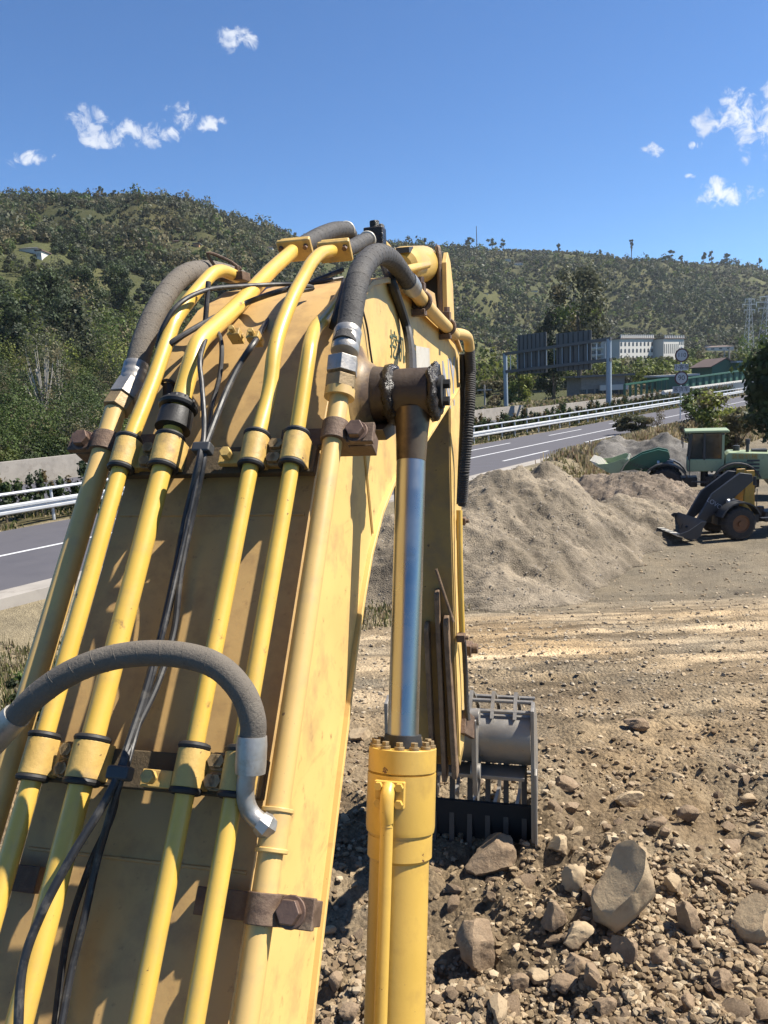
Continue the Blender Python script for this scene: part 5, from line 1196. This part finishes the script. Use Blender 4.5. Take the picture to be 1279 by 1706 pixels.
post_fence('green_fence', 'bright green post and rail fence by the low roadside building', 1040, 663, 112, 1112, 652, 118, 9, 1.9, 'dgreen')
tag(bpy.data.objects['green_fence'], None)
# tiny houses high on the hills
for i, (px, py, w0, h0, mt_, lab) in enumerate(HOUSES):
    Yd = HD[i]
    t, w_, h = bbox_house('hill_house', lab, 'house', px-w0/2, px+w0/2, py-h0/2, py+h0/2, Yd, 6, mt_, 'flat' if i % 2 else 'hip', rh=.8, roofm='roofr' if i % 3 else 'signback')
    z = hz(t.location[0], t.location[1])
    if h > 3: windows(t, w_, h, 3, [h*.35], w_*.12, h*.25, -.3, .3)
def pylon(label, px, py0, py1, Yd, wb):
    a = at_y(px, py1, Yd); h = at_y(px, py0, Yd)[2]-a[2]; t = thing('power_pylon', label, 'pylon', tuple(a), .3); r = .09
    mb = MB(); q = [(-1, -1), (1, -1), (1, 1), (-1, 1)]
    for (x, y_) in q: mb.cyl((x*wb, y_*wb, -2), (x*.3, y_*.3, h), r, 5, r*.6)
    obj('legs_frame', mb, M['galv'], t); mb = MB(); n = 9
    for k in range(n):
        z0 = h*k/n; z1 = h*(k+1)/n; w0 = wb+(.3-wb)*k/n; w1 = wb+(.3-wb)*(k+1)/n
        for i in range(4):
            (x, y_), (x2, y2) = q[i], q[(i+1) % 4]; mb.cyl((x*w0, y_*w0, z0), (x2*w1, y2*w1, z1), r*.5, 4); mb.cyl((x2*w0, y2*w0, z0), (x*w1, y_*w1, z1), r*.5, 4)
    obj('lattice', mb, M['galv'], t)
    for k, z in enumerate((.78, .88, .97)): mb = MB(); s_ = (2.6, 3.4, 2.2)[k]*wb/1.6; mb.box((-s_, -.1, h*z), (s_, .1, h*z+.18)); mb.cyl((-s_*.95, 0, h*z), (-s_*.95, 0, h*z-1.2), .09, 6); mb.cyl((s_*.95, 0, h*z), (s_*.95, 0, h*z-1.2), .09, 6); obj('cross_arm', mb, M['galv'], t)
pylon('slender grey lattice pylon in front of the right hill', 1246, 496, 590, 300, 1.6)
pylon('wide lattice pylon cut by the right edge of the picture', 1275, 492, 590, 280, 2.4)
for i, (px, py0, py1) in enumerate(((1206, 583, 606), (1214, 580, 604), (1226, 582, 605))): pole('substation_pole', ['left', 'middle', 'right'][i]+' of three white posts standing over the brown gable', px, py0, py1, 230, .3, False)
mast = ridge_at(800); mh = 7.; t = thing('radio_mast', 'thin mast on the ridge between two trees', 'mast', mast); mb = MB(); mb.cyl((0, 0, -1), (0, 0, 22), .55, 6, .3); obj('shaft', mb, M['dkgrey'], t)

# ------------------------------------------------------------------ trees that can be told apart
RT = [(200, 14, .9, 'bushy crown rising on the left ridge above the road slope'), (222, 10, 1, 'smaller dark tree right of the bushy one on the left ridge'), (90, 8, 1, 'low round tree near the left end of the ridge'), (300, 8, 1.1, 'dark round tree on the shoulder of the left ridge'),
      (430, 9, .9, 'pointed dark tree on the falling left ridge'), (788, 18, 1.2, 'broad dark tree left of the radio mast on the ridge'), (824, 20, 1.1, 'tall dark tree right of the radio mast on the ridge'), (842, 16, .8, 'slim tree beside the tall one right of the radio mast'),
      (932, 12, .8, 'small round tree on the middle of the right ridge'), (1000, 10, .9, 'low dark tree on the right ridge left of the lone tall one'), (1050, 26, .42, 'lone tall thin tree standing above the right ridge'), (1112, 17, 1.3, 'broad dark tree standing up on the right ridge'), (1132, 12, 1, 'low tree right of the broad dark one on the ridge'),
      (1168, 16, .8, 'left tree of a pair on the right ridge'), (1180, 19, .7, 'right tree of a pair on the right ridge'), (1204, 15, 1.5, 'wide dark tree near the right end of the ridge'), (1258, 15, .6, 'spindly tree at the right end of the ridge'), (715, 14, 1.1, 'dark tree top behind the yellow cylinder')]
for i, (px, h, wd, lab) in enumerate(RT):
    p = ridge_at(px); sc_ = p[1]/850.
    tree('ridge_tree', lab, (p[0], p[1], p[2]-1), h*sc_*.85, h*sc_*.30*wd, [4, 0, 4, 0], 'trees on the ridge', 700, .6*sc_, 7, .3 if wd > .5 else .55, seed=60+i, limbs=2)
def tr(name, lab, px, Yd, h, cr, pal, seed, **k):
    x, y_, z = on_ground_at(px, Yd); return tree(name, lab, (x, y_, z), h, cr, pal, seed=seed, **k)
tr('eucalyptus_tree', 'tall open crowned grey green tree behind the gantry boards', 965, 150, 24, 7.5, [8, 8, 2, 8, 6], 71, n=5500, ls=.30, lobes=26, bare=.25)
tr('tree', 'dark leafy tree top beside the right gantry board', 925, 160, 17, 5, [4, 0, 8], 72, n=4000, ls=.3, lobes=14, bare=.2)
tr('bush', 'yellow green autumn bush right of the left gantry post', 862, 104, 5.4, 2.6, [3, 3, 2, 6], 73, n=3000, ls=.16, lobes=12, bare=.02, cat='bush')
tr('bush', 'rusty brown shrub left of the left gantry post', 822, 106, 4.2, 2.0, [7, 5, 7, 6], 74, n=2000, ls=.15, lobes=10, bare=.02, cat='bush')
tr('bare_tree', 'dark bare trunked tree with ivy standing under the gantry boards', 922, 108, 8.5, 2.6, [4, 4, 0], 75, n=4200, ls=.16, lobes=16, bare=.08)
tr('tree', 'pale stemmed leafless looking tree low on the left slope', 68, 62, 8.5, 2.2, [8, 6, 8], 76, n=900, ls=.09, lobes=14, bare=.25, trunkm='palebark', limbs=14)
tr('tree', 'grey twiggy tree right of the pale stemmed tree on the left slope', 92, 70, 8.5, 2.4, [8, 8, 6], 77, n=900, ls=.10, lobes=14, bare=.25, trunkm='palebark', limbs=14)
for i, (px, Yd, h, cr, lab) in enumerate([(95, 150, 15, 6.5, 'big dark round tree below the white house on the left slope'), (20, 120, 11, 4.5, 'dark tree at the left edge below the white house'), (150, 175, 14, 6, 'dark tree right of the big round one on the left slope'), (215, 190, 14, 5.5, 'dark tall crowned tree in the middle of the left slope'), (130, 130, 12, 4.6, 'deep green tree in front of the big round one')]):
    tr('dark_tree', lab, px, Yd, h, cr, [4, 0, 4, 4], 80+i, n=5000, ls=.26, lobes=18, bare=.1)
def ybush(px, Yd, h, cr, pal, seed, lab, n=3000, ls=.10, name='bush'): return tr(name, lab, px, Yd, h, cr, pal, seed, n=n, ls=ls, lobes=14, bare=.02, cat='bush')
ybush(1195, 50, 3.8, 2.6, [3, 3, 2, 6, 3], 90, 'bright yellow green bush behind the green loader cab')
ybush(1165, 54, 2.6, 1.8, [6, 5, 1, 7], 91, 'brownish brush under the speed sign')
ybush(1228, 48, 3.0, 1.8, [6, 2, 5], 92, 'dry brown green bush right of the yellow green bush')
for i, (px, Yd, h) in enumerate(((782, 24.5, 1.5), (815, 25.5, 1.1), (850, 27, 1.6), (905, 30, .9), (1095, 55, 1.8))):
    ybush(px, Yd, h, h*.5, [7, 5, 6, 7], 120+i, ['brown twiggy weed clump just right of the ribbed hose', 'low brown weed clump behind the gravel heap crest', 'taller reddish brown weed clump on the bank before the road', 'short dry weed tuft beside the kerb past the heap crest', 'reddish brown brush at the road edge near the speed sign'][i], n=700, ls=.04, name='weed_clump')
ybush(1060, 52, 1.5, 1.6, [5, 6, 8], 93, 'low brown weeds on the bank beside the road')
tr('roadside_tree', 'dark shady tree overhanging from the right edge above the loaders', 1322, 42, 7.6, 3.3, [4, 4, 0], 94, n=9000, ls=.16, lobes=22, bare=.15)

# ------------------------------------------------------------------ wheel loaders
def wheel(t, x, y_, R, wd, name='wheel'):
    mb = MB(); prof = [(R*.52, -.5), (R*.80, -.5), (R*.93, -.44), (R, -.30), (R, .30), (R*.93, .44), (R*.80, .5), (R*.52, .5)]; V_ = []; k = 36
    for i in range(k):
        a = math.tau*i/k
        for j, (r_, w_) in enumerate(prof):
            rr = r_*(1.0-(.055 if (i % 2 and 1 < j < 6) else 0)); V_.append((x+rr*math.cos(a), y_+w_*wd, R+rr*math.sin(a)))
    q = len(prof); mb.add(V_, [(i*q+j, ((i+1) % k)*q+j, ((i+1) % k)*q+j+1, i*q+j+1) for i in range(k) for j in range(q-1)])
    ty = obj('wheel', mb, M['tyre'], t, ang=20)
    mb = MB(); s_ = -1 if y_ < 0 else 1
    mb.tube([(x, y_-.40*wd, R), (x, y_+.40*wd, R)], R*.53, 28); mb.ring((x, y_+s_*.42*wd, R), (0, 1, 0), R*.5, R*.04, 28); mb.ring((x, y_-s_*.42*wd, R), (0, 1, 0), R*.5, R*.04, 28)
    mb.cyl((x, y_-.55*wd, R), (x, y_+.55*wd, R), R*.18, 14); obj('rim', mb, M['rim'], ty, ang=30)
def loader(name, label, loc, rz, c_arm, c_body, s, arm_up, tags, cb=0., ax_=0., ln=0., az_=0.):
    """x forward, y left; s = overall scale; arm_up = height of the bucket pin"""
    t = thing(name, label, 'wheel loader', loc, rz); t.scale = (s, s, s); R = .78
    for x in (-1.45, 1.45):
        for y_ in (-.98, .98): wheel(t, x, y_, R, .50)
    mb = MB(); mb.box((-2.4, -.42, .62), (-.2, .42, 1.1)); mb.box((.1, -.42, .62), (2.1, .42, 1.05)); mb.cyl((-.2, 0, .6), (-.2, 0, 1.3), .16, 12); mb.box((1.1, -.45, 1.0), (1.8, .45, 1.75)); obj('frame', mb, M['dkgrey'], t, bevel=.03)
    for s_ in (-1, 1):
        for x in (-1.45, 1.45):
            mb = MB(); pl = [(x+1.0*math.cos(a), .80+.98*math.sin(a)) for a in np.linspace(.35, math.pi-.35, 10)]; pl += [(x+.93*math.cos(a), .80+.92*math.sin(a)) for a in np.linspace(math.pi-.35, .35, 10)]
            mb.prism(pl, lambda q, a, b: (a, q, b), s_*.70, s_*1.25); obj('fender', mb, M['dkgrey'], t, ang=40)
    mb = MB(); mb.prism([(-3.05, 1.0), (-3.05, 1.95), (-2.9, 2.12), (-1.15, 2.18), (-1.0, 2.05), (-1.0, 1.0)], lambda q, a, b: (a, q, b), -.72, .72); hd = obj('hood', mb, M[c_body], t, bevel=.05)
    mb = MB(); mb.box((-3.10, -.55, 1.15), (-3.055, .55, 1.95)); obj('grille', mb, M['dkgrey'], hd, bevel=.01)
    for s_ in (-1, 1):
        for k in range(4): mb = MB(); mb.box((-2.35+.0, s_*.722-.008, 1.30+k*.16), (-1.85, s_*.722+.008, 1.38+k*.16)); obj('louvre', mb, M['dkgrey'], hd)
    mb = MB(); mb.cyl((-1.9, .28, 2.1), (-1.9, .28, 2.55), .07, 12); mb.cyl((-1.9, .28, 2.5), (-1.9, .28, 2.72), .10, 12); mb.cyl((-1.5, -.25, 2.1), (-1.5, -.25, 2.4), .14, 14); mb.box((-2.7, -.35, 2.1), (-2.1, .15, 2.24)); obj('exhaust', mb, M['dkgrey'], t, bevel=.01)
    mb = MB(); mb.box((-3.35, -.95, .75), (-2.7, .95, 1.05)); obj('counterweight', mb, M[c_arm], t, bevel=.05)
    # cab: posts, roof, panels, glass
    cx0, cx1, cw, z0, z1 = -.95-cb, .55-cb, .70, 1.35, 3.05
    mb = MB(); mb.box((cx0, -cw, z0), (cx1, cw, z0+.55)); obj('cab_base', mb, M[c_body], t, bevel=.04)
    for x, y_ in [(a, b) for a in (cx0+.05, cx1-.05-.12, -.15-cb) for b in (-cw+.05, cw-.05)]:
        mb = MB(); mb.cyl((x+(.10 if x > .2-cb else 0), y_, z0+.5), (x, y_, z1), .055, 8); obj('cab_pillar', mb, M['dkgrey' if c_body != 'oyellow' else 'oyellow'], t)
    mb = MB(); mb.box((cx0+.07, -cw+.06, z0+.5), (cx1-.13, cw-.06, z1-.03)); obj('cab_glass', mb, M['glass'], t, bevel=.02)
    mb = MB(); mb.box((cx0-.18, -cw-.10, z1), (cx1+.12, cw+.10, z1+.11)); obj('cab_roof', mb, M[c_body], t, bevel=.04)
    mb = MB(); mb.box((cx0+.0, -cw-.02, z0+.1), (-.2-cb, -cw-.005, z1-.1)); mb.box((cx0+.0, cw+.005, z0+.1), (-.95+.10-cb, cw+.02, z1-.1)); obj('cab_panel', mb, M[c_body], t)
    mb = MB(); mb.box((-.35, cw+.10, z0-.45), (.35, cw+.35, z0-.40)); mb.box((-.30, cw+.15, z0-.85), (.30, cw+.4, z0-.80)); mb.cyl((.45, cw+.05, z0-.2), (.45, cw+.05, z0+.9), .02, 6); obj('steps', mb, M['dkgrey'], t)
    for s_ in (-1, 1):
        mb = MB(); mb.cyl((.55, s_*.78, 2.75), (.75, s_*1.0, 2.75), .02, 6); mb.box((.72, s_*1.0-.10, 2.45), (.76, s_*1.0+.10, 2.85)); obj('mirror', mb, M['dkgrey'], t, bevel=.01)
        mb = MB(); mb.cyl((1.7, s_*.62, 1.75), (1.80, s_*.62, 1.75), .10, 14); obj('headlight', mb, M['galv'], t)
    if tags.get('tower'):
        mb = MB()
        for s_ in (-1, 1): mb.prism([(.25, .9), (1.0, .9), (.85, 1.7), (.78, 3.05), (.40, 3.05), (.35, 1.7)], lambda q, a, b: (a, q, b), s_*.36-.06, s_*.36+.06)
        mb.box((.3, -.3, 1.2), (.7, .3, 1.5)); obj('arm_tower', mb, M[c_body], t, bevel=.02)
    # lift arms and bucket
    px_, pz_ = 3.35, arm_up
    for s_ in (-1, 1):
        y_ = s_*.48; mb = MB(); mb.prism([(1.25-ax_, 1.95+az_), (1.35-ax_, 2.25+az_), (1.75-ax_*.8, 2.34+az_), (2.45, (2.15+pz_)/2+.35+az_*.75), (px_+.05, pz_+.14), (px_+.12, pz_-.10), (2.45, (1.75+pz_)/2-.12+az_*.3), (1.7-ax_*.5, 1.55+az_*.6)], lambda q, a, b: (a, q, b), y_-.075, y_+.075); am = obj('lift_arm', mb, M[c_arm], t, bevel=.02)
        mb = MB(); mb.cyl((1.3, y_, 1.1), (2.3, y_, (1.8+pz_)/2-.05), .07, 12); obj('lift_cylinder', mb, M['dkgrey'], t)
        for body, size, xx, zz, rot, mt_ in tags.get('arm', []):
            X_ = np.array([-s_*1., 0, 0]) if s_ > 0 else np.array([1., 0, 0])
            m4 = Matrix.Translation((xx, y_+s_*.078, zz))@Matrix.Rotation(math.pi if s_ > 0 else 0, 4, 'Z')@Matrix.Rotation(rad(90), 4, 'X')@Matrix.Rotation(rot if s_ > 0 else -rot, 4, 'Z')
            text('lettering', body, size, M[mt_], m4, am, None, .002)
    mb = MB(); mb.cyl((2.45, -.5, (1.9+pz_)/2), (2.45, .5, (1.9+pz_)/2), .09, 12); mb.box((2.2, -.09, (1.9+pz_)/2-.45), (2.42, .09, (1.9+pz_)/2+.42)); mb.cyl((1.5, 0, 1.7), (2.3, 0, (1.9+pz_)/2+.35), .08, 12); mb.cyl((2.3, 0, (1.9+pz_)/2-.38), (px_+.1, 0, pz_+.15), .05, 8); obj('tilt_linkage', mb, M[c_arm], t, bevel=.01)
    bw = 1.28; b0 = np.array([px_, pz_]); sh = [(.0, .62), (.05, .30), (.02, -.05), (.15, -.28), (.45, -.34), (1.05, -.34)]; tlt = tags.get('tilt', 0); ct, st = math.cos(tlt), math.sin(tlt)
    S2 = lambda p: (b0[0]+p[0]*ct-p[1]*st, b0[1]+p[0]*st+p[1]*ct)
    outl = [S2(p) for p in sh]; inn = [S2((p[0]+.035, p[1]+.03)) for p in sh[::-1]]
    mb = MB(); mb.prism(outl+inn, lambda q, a, b: (a, q, b), -bw, bw); bk = obj('bucket', mb, M[tags.get('bm', c_arm)], t, ang=40)
    for s_ in (-1, 1): mb = MB(); mb.prism([S2(p) for p in [(0, .62), (.05, .3), (.02, -.05), (.15, -.28), (.45, -.34), (1.05, -.34), (.62, .0), (.22, .55)]], lambda q, a, b: (a, q, b), s_*bw-.02, s_*bw+.02); obj('bucket_side', mb, M[tags.get('bm', c_arm)], bk)
    for i in range(7):
        y_ = -bw+.12+(2*bw-.24)*i/6; mb = MB(); mb.prism([S2(p) for p in [(.72, -.38), (1.0, -.41), (1.38, -.345), (1.05, -.25), (.72, -.28)]], lambda q, a, b: (a, q, b), y_-.075, y_+.075); obj('tooth', mb, M['tooth'], bk)
    if tags.get('ribs'):
        for i in range(5):
            y_ = -bw+.25+(2*bw-.5)*i/4; mb = MB(); mb.prism([S2(p) for p in [(-.05, .60), (.0, .66), (.10, .64), (.02, .28), (-.02, -.05), (.12, -.30), (.08, -.33), (-.07, -.06), (-.03, .3)]], lambda q, a, b: (a, q, b), y_-.05, y_+.05); obj('bucket_rib', mb, M['tooth'], bk)
    for body, size, xx, zz, mt_ in tags.get('hood', []):
        text('lettering', body, size, M[mt_], Matrix.Translation((xx, .735, zz))@Matrix.Rotation(math.pi, 4, 'Z')@Matrix.Rotation(rad(90), 4, 'X'), hd, None, .002)
    if ln:
        done = set()
        for o_ in t.children_recursive:
            if o_.data.name in done: continue
            done.add(o_.data.name)
            xs_ = [q.co.x for q in o_.data.vertices]; mid = sum(xs_)/len(xs_)
            for q in o_.data.vertices:
                if (max(xs_)-min(xs_) < 3 and mid < -.1) or q.co.x < -.5: q.co.x -= ln
    return t
def place(px, Yd): p = at_y(px, 640, Yd); return (p[0], p[1], hz(p[0], p[1]))
p = at_y(1168, 640, 31.5)
loader('green_loader', 'green and pale green wheel loader parked behind the gravel heaps', (p[0], p[1], hz(p[0], p[1])-.12), math.pi-rad(20), 'dgreen', 'lgreen', .92, 1.45,
       {'arm': [('YANGFULI', .24, 2.45, 1.55, rad(-17), 'dkgrey')], 'hood': [('装载机械', .26, -1.75, 1.98, 'oyellow'), ('WHEEL LOADER', .10, -1.75, 1.75, 'dkgrey')], 'tilt': rad(35), 'ribs': True, 'bm': 'lgreen'})
p = at_y(1266, 640, 23.8)
loader('yellow_loader', 'yellow and black wheel loader cut by the right edge, its toothed bucket down', (p[0], p[1], hz(p[0], p[1])), math.pi+rad(6), 'dkgrey', 'oyellow', .68, .42,
       {'arm': [('LOVOL', .30, 2.30, 1.62, rad(-34), 'stripe')], 'tilt': rad(22), 'bm': 'dkgrey', 'tower': 1}, cb=1.0, ax_=.75, ln=.9, az_=.65)
for (hp_, n_, sd_, lab) in (('gravel_heap', 9000, 71, 'coarse grains and small stones lying over the big gravel heap'), ('gravel_heap.001', 4500, 72, 'coarse grains and small stones lying over the lower gravel heap')):
    me_ = bpy.data.objects[hp_].data; co = np.empty(len(me_.vertices)*3, np.float32); me_.vertices.foreach_get('co', co); co = co.reshape(-1, 3)
    def hpts(rs, n, co=co): 
        i = rs.randint(len(co), size=n); P = co[i].astype(float)+np.c_[rs.normal(size=(n, 2))*.03, np.zeros(n)]; return P, np.ones(n)
    pebbles('heap_stones', n_, hpts, .010, .036, 3.0, sd_, lab, 'gravel', [(.33, .29, .23), (.36, .32, .26), (.29, .25, .20), (.42, .38, .33)])
for i, (px, py, Yd, rr_, lab) in enumerate([(70, 1170, 0, .28, 'dark leafy weed clump left of the boom by the hose cuff'), (30, 1110, 0, .22, 'low green weed clump at the left edge'), (112, 1010, 0, .25, 'thin dry weed with dark seed heads beside the left pipe')]):
    p = gnd(px, py, -.45); tree('weed_clump', lab, (p[0], p[1], hz(p[0], p[1])), .5 if i < 2 else .75, rr_*1.3, [0, 4, 1] if i < 2 else [6, 8], n=900 if i < 2 else 160, ls=.022, lobes=8, bare=.05, seed=110+i, cat='weed', limbs=7)

# ------------------------------------------------------------------ air
hzb = MB(); hzb.box((-1500, -60, -12), (1500, 1340, 210)); ho = obj('haze', hzb, M['black'], smooth=False); ho.data.materials.clear()
HM = bpy.data.materials.new('thin_haze'); HM.use_nodes = True; t_ = HM.node_tree; t_.nodes.clear()
o1 = t_.nodes.new('ShaderNodeOutputMaterial'); v1 = t_.nodes.new('ShaderNodeVolumePrincipled'); v1.inputs['Density'].default_value = .00009; v1.inputs['Color'].default_value = (.80, .88, 1, 1); v1.inputs['Anisotropy'].default_value = .2
t_.links.new(v1.outputs[0], o1.inputs['Volume']); ho.data.materials.append(HM); ho['kind'] = 'stuff'; tag(ho, 'thin bluish air between the yard and the far hills', 'haze')
